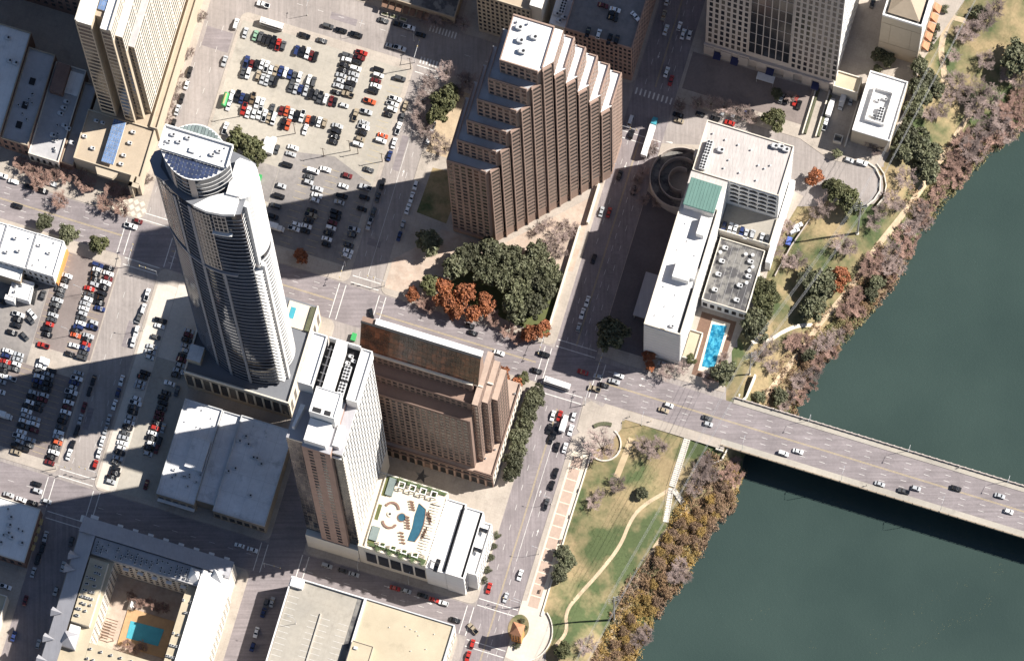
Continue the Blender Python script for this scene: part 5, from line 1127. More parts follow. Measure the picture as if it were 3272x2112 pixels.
row('on the shaded lower street','C0','h','1655,740,ws 1745,770,ws','left',z=.02)
row('on the white podium roofs','C1','h','1262,868,wu,v 1290,878,kp,v 1605,635,ku 1565,770,ku','left',z=21.7)
row('in the lot below the hotel tower','A3','v','210,690,ss 245,695,ks 310,705,rs 335,735,ks')
row('on the service drives at the right','A3','v','850,20,ks 700,700,ss 520,870,wp 685,1120,ss,h 775,1140,wu,h','top',z=.05)
row('parked by the fence above the river lawn','B3','h','325,50,wu,x 305,85,wu,x')
# big vehicles
def big(name, label, cat, pos, ang, build, group=None):
    o = link(name, None, None, pos, ang); tag(o, label, cat, group); build(o); return o
def pt(o, name, m, *boxes, smooth=False):
    b = MB()
    for x in boxes: b.box(*x)
    return b.build(name, m, o)
def wheels(o, xs, w=1.2, r=.5):
    for x in xs:
        for s_ in (-1, 1):
            b = MB(); b.tube([(x,s_*(w-.28),r),(x,s_*w,r)], r, 10); b.build('wheel','tyre',o)
def bus(o, L=12.):
    pt(o,'body','white_wall',(-L/2,-1.28,.45,L/2,1.28,2.95)); pt(o,'roof','white_roof',(-L/2+.1,-1.2,2.95,L/2-.1,1.2,3.1)); pt(o,'roof_unit','metal_light',(-L/2+1,-.8,3.1,-L/2+3.4,.8,3.4)); pt(o,'roof_hatch','metal_light',(1,-.4,3.1,1.8,.4,3.2)); pt(o,'windscreen','car_glass',(L/2,-1.1,1.2,L/2+.04,1.1,2.6))
    for s_ in (-1, 1): pt(o,'side_window','car_glass',(-L/2+.6,1.28*s_,1.45,L/2-.6,1.31*s_,2.4))
    wheels(o,(-L/2+2.4,L/2-2.6),1.25)
def boxtruck(o, L=5., cab='white_wall', bm='white_roof'):
    pt(o,'cargo_box',bm,(-L/2-1,-1.2,.9,L/2-1,1.2,3.3)); pt(o,'cab',cab,(L/2-.9,-1.05,.5,L/2+.9,1.05,2.3)); pt(o,'hood',cab,(L/2+.9,-1,.5,L/2+1.8,1,1.35)); pt(o,'windscreen','car_glass',(L/2+.9,-.95,1.4,L/2+.94,.95,2.2)); pt(o,'chassis','tyre',(-L/2-1,-.5,.5,L/2+1.6,.5,.88)); wheels(o,(-L/2+.2,L/2+.9),1.15)
def trailer(o, L=14.):
    pt(o,'cargo_box','white_roof',(-L/2-2,-1.28,1.1,L/2-2,1.28,4.0)); pt(o,'cab','pool_pale',(L/2-1.2,-1.2,.6,L/2+1,1.2,3.2)); pt(o,'hood','pool_pale',(L/2+1,-1.1,.6,L/2+2.4,1.1,1.8)); pt(o,'windscreen','car_glass',(L/2+1,-1.05,1.9,L/2+1.04,1.05,2.9)); pt(o,'chassis','tyre',(-L/2-2,-.5,.6,L/2+2,.5,1.05)); wheels(o,(-L/2-1,-L/2+.3,L/2-.6,L/2+1.4),1.2)
def at(sh, x, y, z=.02, h=1.5): q = P(sh, x, y, z+h); return (q[0], q[1], z)
big('bus','white city bus turning through the junction by the slab hotel','bus',at('B2',395,1150),-PHI-.02,bus)
big('bus','white bus parked at the top of the beige lot','bus',at('A1',150,172,.14),-PHI,lambda o: bus(o,10.5))
big('semi_truck','long white trailer pulled by a teal cab on the cross street','truck',at('A2',1040,955,.02,3),math.pi/2-PHI,trailer)
big('box_truck','white box truck waiting below the junction','truck',at('B2',440,1435),math.pi/2-PHI,boxtruck)
big('box_truck','white box truck nearest the white annex in the service yard','truck',at('A3',640,700),-math.pi/2-PHI,boxtruck)
big('box_truck','white box truck next to the hedge in the service yard','truck',at('A3',553,758),math.pi/2-PHI,lambda o: boxtruck(o,5.6))
big('box_truck','white box truck among rubble in the shaded lot','truck',at('Z5',140,1085,.14),-PHI,lambda o: boxtruck(o,4.6))
big('box_truck','white truck at the left edge of the lower lot','truck',at('Z8',30,262,.14),-PHI,lambda o: boxtruck(o,6.))
def rv(o):
    pt(o,'body','white_wall',(-3.6,-1.2,.5,3.2,1.2,3.0)); pt(o,'cab','white_wall',(3.2,-1.1,.5,4.3,1.1,1.9)); pt(o,'roof_hatch','metal_light',(-1,-.3,3.0,-.4,.3,3.15)); pt(o,'windscreen','car_glass',(3.2,-1,1.95,3.24,1,2.7)); wheels(o,(-2.2,2.4),1.15,.42)
big('camper_trailer','left one of two white trailers parked side by side','trailer',at('Z2',960,1215,.14),math.pi/2-PHI,rv); big('camper_trailer','right one of two white trailers parked side by side','trailer',at('Z2',1080,1205,.14),math.pi/2-PHI,rv)
big('small_trailer','upper one of two small white boxes in the lower lot','trailer',at('Z7',800,535,.14),-PHI,lambda o: (pt(o,'body','white_roof',(-1,-1.3,.4,1,1.3,2.2)),wheels(o,(0,),1.25,.3))); big('small_trailer','right one of two small white boxes in the lower lot','trailer',at('Z7',880,572,.14),-PHI,lambda o: (pt(o,'body','white_roof',(-1.1,-1.4,.4,1.1,1.4,2.2)),wheels(o,(0,),1.3,.3)))
def tanker(o):
    b = MB(); b.tube([(-3.2,0,1.6),(-2.9,0,1.6),(2.9,0,1.6),(3.2,0,1.6)],[.6,1.15,1.15,.6],14); b.build('tank','green_paint',o); pt(o,'catwalk','yellow_line',(-2.4,-.3,2.72,2.4,.3,2.8)); pt(o,'chassis','tyre',(-3,-.5,.3,3.2,.5,.6)); wheels(o,(-2,2.2),1.1,.4)
big('tank_trailer','green tank trailer with yellow catwalk at the end of a row','trailer',at('Z2',122,250,.14),math.pi/2-PHI,tanker)
def dumpster(m):
    def f(o): pt(o,'bin',m,(-1.6,-1,.2,1.6,1,1.5)); pt(o,'lid',m,(-1.65,-1.05,1.51,1.65,1.05,1.6))
    return f
big('dumpster','bright green bin behind the curved tower','bin',at('B0',1365,-105,.14),-PHI,dumpster('green_paint')) if False else None
big('dumpster','bright green bin beside the curved tower in the beige lot','bin',at('A1',60,1245,.14),math.pi/2-PHI,dumpster('green_paint'))
big('dumpster','bright green bin on the avenue at the coppery block corner','bin',at('B1',722,822,.14),math.pi/2-PHI,dumpster('green_paint'))
big('tarp_stack','blue tarpaulin covered stack by the river lawn fence','tarp',at('B3',265,150,.14),math.pi/2-PHI,lambda o: (pt(o,'tarp','blue_tarp',(-1.8,-1.1,0,1.8,1.1,1.2)),pt(o,'board','wood',(-2,-1.2,0,-1.85,1.2,.4))))
# ------------------------------------------------------------------ park paths, walls and stairs
def pathway(name, pts, w, m, off=.07, it=2):
    q = [PT(*p)[:2] for p in pts]; q = dense(smoothline(q, it), 1.5); b = MB(); strip(q, w, zt, b, 0, off)
    return tag(b.build(name, m), kind='structure')
pathway('trail',[('A3',1560,760),('A3',1480,870),('A3',1370,1060),('A3',1300,1150),('A3',1220,1280),('A3',1080,1480),('B3',880,190),('B3',790,340),('B3',730,430),('B3',640,550),('B3',450,760),('B3',410,850),('B3',330,940),('B3',200,1110),('B3',110,1230)],2.4,'path')
pathway('trail',[('A3',1420,100),('A3',1385,140),('A3',1340,260),('A3',1325,380),('A3',1350,480),('A3',1345,590),('A3',1400,650)],2.6,'path'); pathway('trail',[('A3',1290,90),('A3',1385,120),('A3',1500,150)],2.2,'path',.09)
pathway('path',[('B3',0,862),('B3',130,852),('B3',200,800),('B3',320,745),('B3',430,740)],1.5,'cream_line',.09)
pathway('path',[('C2',1168,352),('C2',970,470),('C2',890,580),('C2',830,740),('C2',690,920),('C2',540,1080),('C2',445,1200),('C2',462,1340),('C2',380,1430)],1.5,'path')
pathway('trail',[('C2',1300,500),('C2',1150,640),('C2',1030,820),('C2',925,1050),('C2',870,1150),('C2',800,1280),('C2',740,1440),('C2',690,1560)],2.6,'path')
pathway('dirt_track',[('C2',905,0),('C2',860,120),('C2',800,270)],2.8,'dirt',.06)
# concrete stair walk from the avenue, each flight built step by step
def stairwalk(a, c, w, label, n):
    p, q = PT(*a), PT(*c); o = link('stair_walk', None, None, (0,0,0)); tag(o, label, 'stairs')
    d = Vector((q[0]-p[0], q[1]-p[1])); L = d.length; d.normalize(); nn = Vector((-d.y, d.x))*w/2
    for k in range(n):
        t0, t1 = k/n, (k+1)/n; x0 = Vector(p[:2])+d*L*t0; x1 = Vector(p[:2])+d*L*t1; z = zt(*(x0+(x1-x0)*.5))
        b = MB(); c4 = [x0-nn, x1-nn, x1+nn, x0+nn]; b.prism([tuple(v_) for v_ in c4], z-.6, z+.35-.02*(k % 3)); b.build('step','cream',o)
    for s_ in (-1,1):
        b = MB()
        for k in range(n):
            x0 = Vector(p[:2])+d*L*k/n+nn*s_; x1 = Vector(p[:2])+d*L*(k+1)/n+nn*s_; b.bar((*x0, zt(*x0)+1.), (*x1, zt(*x1)+1.), .08)
        b.build('handrail','steel',o)
stairwalk(('C2',1290,5),('C2',1185,335),2.9,'long straight concrete stair walk from the avenue down to the lawn',26)
stairwalk(('C2',1180,345),('C2',1140,580),2.4,'short stair walk running down towards the riverside trail',14); stairwalk(('C2',1190,350),('C2',1285,488),2.0,'short concrete ramp branching right from the stair walk',10)
def wall(name, label, pts, h, t, m, cap=None):
    o = link(name, None, None, (0,0,0)); tag(o, label, 'wall'); b = MB()
    for a, c in zip(pts, pts[1:]):
        za, zc = zt(*a), zt(*c); d = (Vector(c)-Vector(a)).normalized(); nn = Vector((-d.y, d.x))*t/2; q = [Vector(a)-nn, Vector(c)-nn, Vector(c)+nn, Vector(a)+nn]
        b.prism([tuple(x) for x in q], min(za, zc)-1.5, max(za, zc, 0 if cap else -99)+h)
    b.build('masonry', m, o); return o
wall('promenade_wall','long low cream wall between promenade and lawn',dense([W(47.2,-110),W(47,-70),W(47.4,-34)],6),.7,.6,'cream',1)
cp = Q2('D',1408,1035)
wall('planter_wall','curved cream planter wall round the bare tree by the junction',[W(cp[0]+7.4*math.cos(a), cp[1]+7.4*math.sin(a)) for a in np.linspace(-2.5,1.2,22)],.6,.6,'cream',1)
wall('planter_wall','short dark curved hedge wall near the junction',[W(cp[0]+9*math.cos(a), cp[1]+9*math.sin(a)) for a in np.linspace(1.5,2.4,9)],.8,1.6,'oak_leaf',1)
wall('retaining_wall','cream wall dropping beside the bridge end under the lawn',dense([P('C2',1570,70,-1)]+[P('C2',1530,150,-4),P('C2',1470,180,-5)],2),1.0,.5,'cream'); wall('retaining_wall','pale wall along the slope above the bridge',[P('B2',1780,1090,0),P('B2',1715,1250,0),P('B2',1690,1270,0)],1.,.9,'cream',1)
wall('fence_wall','thin wall along the parking edge above the river lawn',[P('B3',410,5,0),P('B3',280,190,0),P('B3',165,400,0)],1.0,.3,'pinkish',1)
wall('drive_wall','double curved cream wall round the turning circle',[P('A3',x,y,0) for x,y in ((800,1130),(870,1180),(905,1250),(900,1340),(860,1400),(810,1440))],.9,.5,'cream',1); wall('drive_wall','outer curved cream wall beyond the turning circle',[P('A3',x,y,0) for x,y in ((880,1150),(930,1220),(945,1300),(930,1380),(880,1440))],.8,.4,'cream',1)
# promenade panels
pn = tag(sheet('promenade',rect(39.2,-108,46.4,-36),.138,'cream_line'),kind='structure')
b = MB(); b.box(-2.35,-2.45,0,2.35,2.45,.03); pm = b.mesh('paving_panel','plaza_pink')
for k in range(13): link('paving_panel', pm, pn, (*W(42.4,-105+5.4*k), .138), -PHI)
# round plaza at the bottom
cq = Q2('C2',140,1330); sheet('plaza',[(cq[0]+13.5*math.cos(a), cq[1]+13.5*math.sin(a)) for a in np.linspace(-1.9,1.75,26)]+[(37.2,cq[1]+13),(37.2,cq[1]-13)],.14,'lot_white',thick=.14); sheet('lawn',[(cq[0]-1.5+4.6*math.cos(a), cq[1]+1+6.*math.sin(a)) for a in np.linspace(0,2*math.pi,24)[:-1]],.146,'grass')
wall('plaza_wall','curved double rail wall round the cream plaza',[W(cq[0]+14*math.cos(a), cq[1]+14*math.sin(a)) for a in np.linspace(-1.5,.9,20)],.9,.5,'cream',1)
# benches on the promenade
for k, (x, y) in enumerate(((605,190),(545,360),(485,540),(415,712),(272,1058))):
    p = P('C2',x,y,.5); o = link('bench',None,None,(p[0],p[1],.14),math.pi/2-PHI); tag(o,f'dark bench on the pink promenade, {nth(k)} from the avenue','bench','benches on the promenade')
    b = MB(); b.box(-.9,-.25,.4,.9,.25,.46); b.build('seat','wood',o); b = MB(); b.box(-.9,.25,.5,.9,.31,.95); b.build('backrest','wood',o)
    for x_ in (-.75,.75): b = MB(); b.box(x_-.05,-.22,0,x_+.05,.22,.39); b.build('leg','steel',o)

# ------------------------------------------------------------------ trees
def leaf_crown(seed, R=5., hz=3.2, clumps=62, per=62, leaf=.40, zc=5., loose=.9):
    r = np.random.default_rng(seed); V = []; F_ = []
    for c in range(clumps):
        d = r.normal(size=3); d /= np.linalg.norm(d); d[2] = abs(d[2])*1.1-.25; rad = r.uniform(.35,1.)**.6
        ctr = d*rad*np.array([R*.82,R*.82,hz]); cr = r.uniform(.8,1.5)*R/5*loose
        ctr[:2] *= 1+.18*math.sin(3*math.atan2(d[1],d[0])+seed)
        for k in range(per):
            e = r.normal(size=3); e /= np.linalg.norm(e); p = ctr+e*cr*r.uniform(.55,1.05)*np.array([1,1,.75])
            a = e+r.normal(size=3)*.6; a /= np.linalg.norm(a); t = np.cross(a, r.normal(size=3)); t /= np.linalg.norm(t)+1e-9; u_ = np.cross(a, t); s_ = leaf*r.uniform(.6,1.25)
            i = len(V); q = [p-t*s_-u_*s_*.5, p+t*s_*.2-u_*s_*.7, p+t*s_+u_*s_*.4, p-t*s_*.3+u_*s_*.7]; V += [(x[0],x[1],x[2]+zc) for x in q]; F_.append((i,i+1,i+2,i+3))
    return V, F_
def branches(seed, R=4.5, h=8., limbs=7, subs=5, twigs=7, tw=.075):
    r = random.Random(seed); L = MB(); Tw = MB()
    for i in range(limbs):
        a = 2*math.pi*(i+r.random()*.6)/limbs; el = r.uniform(.5,1.15); ln = R*r.uniform(.65,1.)
        p0 = Vector((0,0,h*.28)); p1 = p0+Vector((math.cos(a)*math.cos(el)*ln*.5, math.sin(a)*math.cos(el)*ln*.5, math.sin(el)*ln*.55)); p2 = p1+Vector((math.cos(a)*ln*.45, math.sin(a)*ln*.45, ln*.28))
        L.tube([p0,p1,p2],[.13,.08,.03],4,0,False)
        for j in range(subs):
            t = .25+.75*j/subs; s0 = p0.lerp(p1, t*2) if t < .5 else p1.lerp(p2, t*2-1); b_ = a+r.uniform(-1.3,1.3); l2 = ln*r.uniform(.3,.55)
            s1 = s0+Vector((math.cos(b_)*l2*.85, math.sin(b_)*l2*.85, l2*r.uniform(.2,.75))); L.bar(s0, s1, .045)
            for k in range(twigs):
                q0 = s0.lerp(s1, .2+.8*r.random()); g = b_+r.uniform(-1.5,1.5); l3 = r.uniform(.7,1.7)*R/4.5
                q1 = q0+Vector((math.cos(g)*l3, math.sin(g)*l3, l3*r.uniform(-.1,.7))); Tw.bar(q0, q1, tw, .03)
                for m_ in range(2):
                    q2 = q0.lerp(q1, .3+.35*m_); g2 = g+r.choice((-.8,.8))*r.uniform(.6,1.3); Tw.bar(q2, q2+Vector((math.cos(g2), math.sin(g2), .35))*l3*.55, tw*.8, .025)
    return L, Tw
def trunk_mesh(h=4.6, r=.3, seed=0):
    b = MB(); rr = random.Random(seed); b.tube([(0,0,-.4),(.05,0,h*.35),(-.05,.05,h*.7),(0,0,h)],[r*1.25,r,r*.8,r*.45],7)
    for k in range(6):
        a = 2*math.pi*k/6+rr.random()*.5; b.tube([(0,0,h*.62),(math.cos(a)*1.3,math.sin(a)*1.3,h*1.02),(math.cos(a)*2.6,math.sin(a)*2.6,h*1.25)],[r*.5,r*.32,r*.12],5,0,False)
    return b.mesh('trunk','bark')
PROTO = {}
def crown_mesh(kind, i):
    if (kind, i) in PROTO: return PROTO[kind, i]
    if kind in ('oak','olive'): V, F_ = leaf_crown(11+i+(50 if kind == 'olive' else 0)); mm = kind+'_leaf'
    elif kind == 'rust': V, F_ = leaf_crown(31+i, 4.4, 3.4, 50, 54, .34, 4.6, .95); mm = 'rust_leaf'
    elif kind in ('tan','yellow'): V, F_ = leaf_crown(131+i, 4.6, 3., 46, 40, .24, 3.6, 1.05); mm = 'scrub' if kind == 'tan' else 'scrub_y'
    elif kind == 'palm': V, F_ = [], []; mm = 'palm'
    elif kind == 'bush': V, F_ = leaf_crown(71+i, 3., 1.5, 18, 40, .3, 1.5, 1.1); mm = 'oak_leaf'
    if kind in ('bare','rustbare'):
        L, Tw = branches(91+i+(40 if kind == 'rustbare' else 0), twigs=(7 if kind == 'bare' else 9), tw=(.085 if kind == 'bare' else .12)); o_ = len(L.v)
        L.v += Tw.v; L.f += [tuple(x+o_ for x in f) for f in Tw.f]; L.m += Tw.m; me = L.mesh('crown', 'twig' if kind == 'bare' else 'twig_rust')
    elif kind == 'palm':
        b = MB()
        for k in range(14):
            a = 2*math.pi*k/14; pts = [(math.cos(a)*r_, math.sin(a)*r_, 3.4+.5*math.sin(r_)-.18*r_*r_) for r_ in (0,.8,1.5,2.1)]
            for p, q in zip(pts, pts[1:]): b.bar(p, q, .32, .03)
        me = b.mesh('crown','palm')
    else:
        me = bpy.data.meshes.new('crown'); me.from_pydata(V, [], F_); me.materials.append(M[mm]); me.update()
    PROTO[kind, i] = me; return me
TR = {k: trunk_mesh(*v_) for k, v_ in dict(oak=(4.6,.3,1), olive=(4.4,.25,2), rust=(4.4,.22,3), bare=(4.2,.2,4), rustbare=(4.,.18,5), palm=(3.4,.16,6), bush=(1.2,.08,7), tan=(3.,.16,8), yellow=(3.,.16,9)).items()}
TN = dict(tan='riverside_tree', yellow='riverside_tree', oak='live_oak', olive='live_oak', rust='cypress_tree', bare='bare_tree', rustbare='bare_tree', palm='palm_tree', bush='shrub')
DI = dict(tan=10., yellow=10., oak=10., olive=10., rust=9., bare=10., rustbare=10., palm=4.2, bush=6.5)
trng = random.Random(3)
GROW = dict(oak=1.38, olive=1.35, rust=1.4, bare=1.25, rustbare=1.18, bush=1.2)
def tree(kind, pos, d, label, group=None, hs=1.):
    o = link(TN[kind], None, None, pos, trng.random()*6.28); s_ = d/DI[kind]; s_ *= GROW.get(kind, 1.); o.scale = (s_, s_, s_*hs*trng.uniform(.9,1.1)*.9); tag(o, label, 'shrub' if kind == 'bush' else 'tree', group)
    link('trunk', TR[kind], o); link('crown', crown_mesh(kind, trng.randrange(4)), o); return o
def grove(kind, sh, pts, desc, look, group=None, d=9., zc=4.5, way='left'):
    for i, p in enumerate(pts):
        dd = p[2] if len(p) > 2 else d; q0 = PT(sh, p[0], p[1]); ox, oy, sc = SH[sh]
        z0 = q0[2]; q = P(sh, p[0], p[1], z0+zc*dd/10); z = zt(*q)
        tree(kind, (q[0], q[1], z), dd*trng.uniform(.93,1.07), f'{look}, {nth(i)} from the {way} {desc}' if len(pts) > 1 else f'{look} {desc}', group or 'trees '+desc)
grove('oak','D',[(1060,625),(1095,600),(1130,640),(1150,592),(1170,650),(1190,610),(1215,680),(1225,635),(1250,600),(1262,665),(1245,715),(1278,640),(1205,718)],'in the grove below the stepped tower','dark green oak',d=10.5)
grove('oak','D',[(1000,568,9)],'alone in the plaza left of the stepped tower','round dark green oak'); grove('olive','D',[(1042,235,10),(1020,270,8)],'by the street left of the stepped tower','olive green oak')
grove('bare','D',[(1000,190,7),(985,235,9),(1005,215,9),(975,270,8),(990,300,8),(1040,170,8),(1085,190,9),(1065,215,8),(1010,320,7),(1035,345,8)],'along the street left of the stepped tower','leafless grey tree')
grove('olive','D',[(555,330,9),(582,345,9),(600,365,7)],'behind the lens shaped tower roof','dense green tree')
grove('oak','D',[(105,520,6.5),(160,548,7.5)],'on the avenue above the white roofed block','round green tree'); grove('olive','D',[(230,572,7.5)],'on the corner of the left parking lot','yellowing olive green tree')
grove('oak','D',[(1250,915,6),(1240,938,7.5),(1228,965,7.5),(1222,990,7),(1212,1018,7.5),(1206,1045,7),(1198,1075,7.5),(1190,1105,6)],'along the kerb of the arcaded brown block','dark green street oak',way='top')
grove('rust','D',[(1158,862,5),(1175,870,5),(1205,895,5)],'at the corner of the arcaded brown block','small orange red tree'); grove('olive','D',[(1220,882,5)],'at the junction corner of the arcaded brown block','small yellow green tree')
grove('olive','D',[(1000,665,7.5)],'among the red trees by the avenue','orange green tree'); grove('rust','D',[(962,690,5.5),(1030,668,7),(1040,705,7.5),(1062,725,7),(1085,690,8.5),(1105,735,6.5),(1132,712,8.5)],'in front of the oak grove','rust red tree',d=8); grove('rust','D',[(1235,778,6.5),(1262,772,7)],'at the avenue corner below the oak grove','deep orange tree')
grove('rustbare','D',[(985,705,6),(1150,745,7),(1185,770,6.5),(1210,785,6),(1000,715,6)],'on the verge below the oak grove','thin reddish half bare tree')
grove('rust','D',[(700,600,5.8)],'alone on the avenue corner beside the curved tower','bright orange tree')
grove('olive','D',[(1805,280,9)],'in the small lot below the hotel tower','broad olive green tree')
grove('rustbare','A0',[(150,1150),(230,1190),(300,1240),(370,1215),(470,1225),(560,1250),(620,1290),(790,1330),(860,1360),(850,1470),(730,1420),(420,1400),(270,1270)],'along the avenue below the beige tower','bare brown street tree',d=7.5)
grove('bare','A0',[(1420,110),(1330,370),(1250,520),(1235,600),(1225,680),(1190,740),(1170,820),(1040,1250)],'on the pavement of the beige tower','small bare pavement tree',d=4.5,way='top')
grove('bare','A1',[(1290,150),(1350,125),(1420,140),(1490,170),(1240,130)],'by the top street','bare tree in the shade',d=7)
grove('bare','A2',[(1250,745,6),(1380,725,7),(1470,725,8),(1560,745,8),(1650,775,7),(1710,790,7),(1760,830,6)],'in the row by the ribbed garage','bare grey tree'); grove('bare','A2',[(1070,1010,5),(1060,1060,5),(990,1210,5),(960,1260,5),(940,1330,5),(1000,1400,5),(1090,1420,5)],'beside the spiral ramp','small bare brown tree',way='top')
grove('bare','B2',[(330,30,5),(270,80,5),(390,90,5),(450,30,5),(430,140,5),(370,200,5),(430,230,5),(480,110,4.5),(520,60,4.5),(340,150,5)],'in the paved court below the stepped tower','slender bare court tree')
grove('oak','B2',[(770,820,12)],'in the shade before the white slab hotel','big dark tree'); grove('rust','B2',[(1040,950,6),(1040,1030,4)],'at the blank end wall of the slab hotel','small red tree',way='top'); grove('bare','B2',[(1160,1060,8),(1270,1040,6),(1450,1110,7),(1560,960,5)],'along the avenue by the hotel pool','bare tan tree'); grove('oak','B2',[(1560,1080,8.5)],'at the avenue corner below the hotel pool','dense dark green tree'); grove('olive','B2',[(1330,985,4)],'by the hotel terrace steps','small yellow green shrub tree')
grove('olive','B3',[(60,480,9),(130,520,9),(90,610,9)],'beside the stained black roof','tall olive green tree',way='top'); grove('oak','B3',[(30,700,10),(40,790,9)],'beside the hotel pool','dark green poolside tree',way='top')
grove('oak','B3',[(400,430,10),(490,470,11),(430,620,10)],'in the round clump on the river lawn','large dark oak'); grove('rust','B3',[(620,400,8),(600,470,7)],'beside the riverside trail','rust orange tree',way='top')
grove('rustbare','B3',[(860,260,8),(820,330,8),(880,340,7),(740,530,8),(700,600,6),(640,650,8),(360,860,9),(300,850,9)],'along the riverside trail','reddish bare tree',way='top')
grove('bare','B3',[(250,50,7),(170,150,7),(330,290,8),(260,300,7),(170,220,6),(640,180,9),(700,200,7),(980,230,10),(1030,330,9),(960,340,8),(1110,60,9),(1180,40,8),(1220,20,8),(860,20,8),(520,860,9),(600,820,8),(450,900,7),(150,1030,8),(130,900,8),(60,960,7),(440,1080,7),(330,1150,8),(270,1250,7),(350,1100,6),(230,1310,6)],'on the bank above the bridge','bare mauve tree',way='top')
grove('oak','B3',[(400,950,6),(200,1240,6),(880,450,6),(840,530,6),(60,1250,5)],'low on the bank above the bridge','green bank tree',way='top')
grove('oak','A3',[(1180,480,7),(1160,620,7.5),(1240,570,7.5),(1130,760,7),(1190,680,7),(1300,640,6),(1080,940,9),(1160,1010,10),(1240,1100,10),(1060,1060,8),(1230,1200,9)],'along the power line by the white annex','dark green tree',way='top'); grove('oak','A3',[(1870,430,14)],'at the right edge of the park','very dark broad tree'); grove('olive','A3',[(620,1360,9),(700,1440,9),(560,1310,6)],'below the turning circle','dark olive tree'); grove('rust','A3',[(450,1250,7)],'beside the turning circle','bright red tree')
grove('bare','A3',[(1700,60,10),(1640,150,10),(1540,210,9),(1480,240,8),(1420,400,7),(1640,420,9),(1800,520,10),(1880,560,9),(1440,560,9),(1480,650,8),(1380,680,7),(1600,640,11),(1560,780,11),(1680,700,11),(1750,850,10),(1650,900,10),(1800,950,9),(1560,960,10),(1520,1050,9),(1580,1080,9),(1330,780,8),(1250,800,8),(1080,1240,9),(880,1030,8),(840,980,7),(980,1390,8),(1040,1440,7),(520,1440,8),(460,1490,7),(1180,1480,8),(900,1480,7),(280,680,5)],'on the upper river bank','bare grey mauve tree',way='top',d=9)
grove('rustbare','A3',[(1840,740,10),(1870,660,8),(1850,850,9),(1420,1120,9),(1380,1180,8),(1490,1180,8),(1440,1260,7),(1180,1540,7)],'on the upper river bank','rust tinged bare tree',way='top'); grove('oak','A3',[(1540,690,5),(1280,560,4)],'between the bare trees of the upper bank','small bright green tree',way='top')
grove('oak','A3',[(900,390,6),(960,420,6),(180,660,4),(600,1080,4),(880,490,3.5)],'around the tan pyramid block','low green tree'); grove('bush','A3',[(1270,250,5),(1250,320,5),(1290,190,5),(1580,80,7),(1350,60,4)],'on the lawn beside the tan pyramid block','green shrub',way='top')
grove('bare','C2',[(700,60,14)],'inside the curved planter by the junction','wide spreading bare tree'); grove('bare','C2',[(1080,60,11),(990,50,8)],'on the lawn below the avenue','bare olive grey tree'); grove('bare','C2',[(810,320,8),(640,440,7),(680,390,6)],'on the slope beside the promenade','small bare lawn tree'); grove('oak','C2',[(975,385,4.5)],'alone on the lawn below the bridge','small round evergreen')
grove('oak','C2',[(430,790,6.5),(470,850,6),(420,900,6.5),(400,960,6)],'in the dark cypress clump by the promenade','tall dark evergreen',way='top',zc=6); grove('olive','C2',[(430,1470,7)],'at the bottom edge beside the plaza','olive green tree'); grove('bare','C2',[(600,1430,9)],'over the round mound at the bottom edge','black branched bare tree'); grove('bush','C2',[(150,1260,3),(110,1430,3.5),(170,1310,3)],'round the brick turret','green shrub',way='top')
grove('bare','C2',[(1380,230,9),(1340,330,8),(1420,160,8),(1450,250,8)],'under the bridge end','bare olive tree',way='top'); grove('rustbare','C2',[(1620,170,7),(1630,280,7),(1560,240,6)],'at the water under the bridge end','tan bare shrub tree',way='top')
grove('bare','C2',[(1240,880,8),(1200,960,8),(1280,960,7),(1000,1330,7),(960,1400,7),(1020,1380,6)],'on the lower river bank','mauve bare tree',way='top')
grove('tan','C2',[(1540,330,8),(1500,400,8),(1590,390,7),(1440,470,8),(1520,480,8),(1370,510,8),(1440,560,8),(1340,600,8),(1250,590,8),(1190,660,8),(1270,690,8),(1340,690,7),(1150,740,8),(1220,770,8),(1090,850,8),(1010,1000,7),(900,1240,7),(850,1330,7),(790,1420,7),(1120,960,8),(1150,1060,7),(1080,1120,7),(880,1450,7),(800,1500,7),(740,1540,6)],'along the lower bank','tan brown riverside tree',way='bridge')
grove('yellow','C2',[(1450,420,7),(1400,560,7),(1240,640,7),(1380,640,7),(1160,690,7),(1050,1000,7),(1010,1110,7),(960,1180,6),(920,1290,6),(1300,560,7),(1480,520,6),(1200,830,7),(1100,780,7),(1040,1180,6),(860,1390,6)],'along the lower bank','yellowish riverside tree',way='bridge')
grove('rustbare','A3',[(1700,960,9),(1620,1010,9),(1500,1130,8),(1360,1250,8),(1300,1350,8),(1240,1440,8),(1780,760,9),(1480,980,8)],'near the upper waterline','rusty bare tree',way='top')
grove('rustbare','B3',[(1060,130,8),(1130,150,7),(1080,220,8),(980,400,7),(760,650,7),(560,940,7),(470,1000,7),(420,1150,7),(340,1240,7)],'at the water above the bridge','rusty bare bank tree',way='top')
grove('tan','B3',[(790,600,7),(680,760,7),(600,900,6),(500,960,6),(980,430,7),(380,1010,6)],'near the upper waterline','tan riverside tree',way='top')
grove('bush','C1',[(1705,668,3.4),(1688,742,3.4),(1666,820,3.6),(1640,904,3.4),(1620,975,3.4)],'on the kerb of the white podium','small green kerb tree',way='top')
grove('palm','C1',[(1040,285),(1110,310),(1180,330),(1250,350),(1085,300),(1215,345)],'on the pool deck edge','potted palm') if False else None
for i, (x, y) in enumerate(((1035,290),(1100,312),(1165,330),(1235,350),(1290,370),(880,760),(960,790),(1040,815),(1120,840),(1190,860))):
    u_, v_ = Q2('C1', x, y, 24); tree('palm', (*W(u_, v_), 22), 3.4, f'small palm, {nth(i)} along the edges of the rooftop pool deck', 'palms on the pool deck', .7)
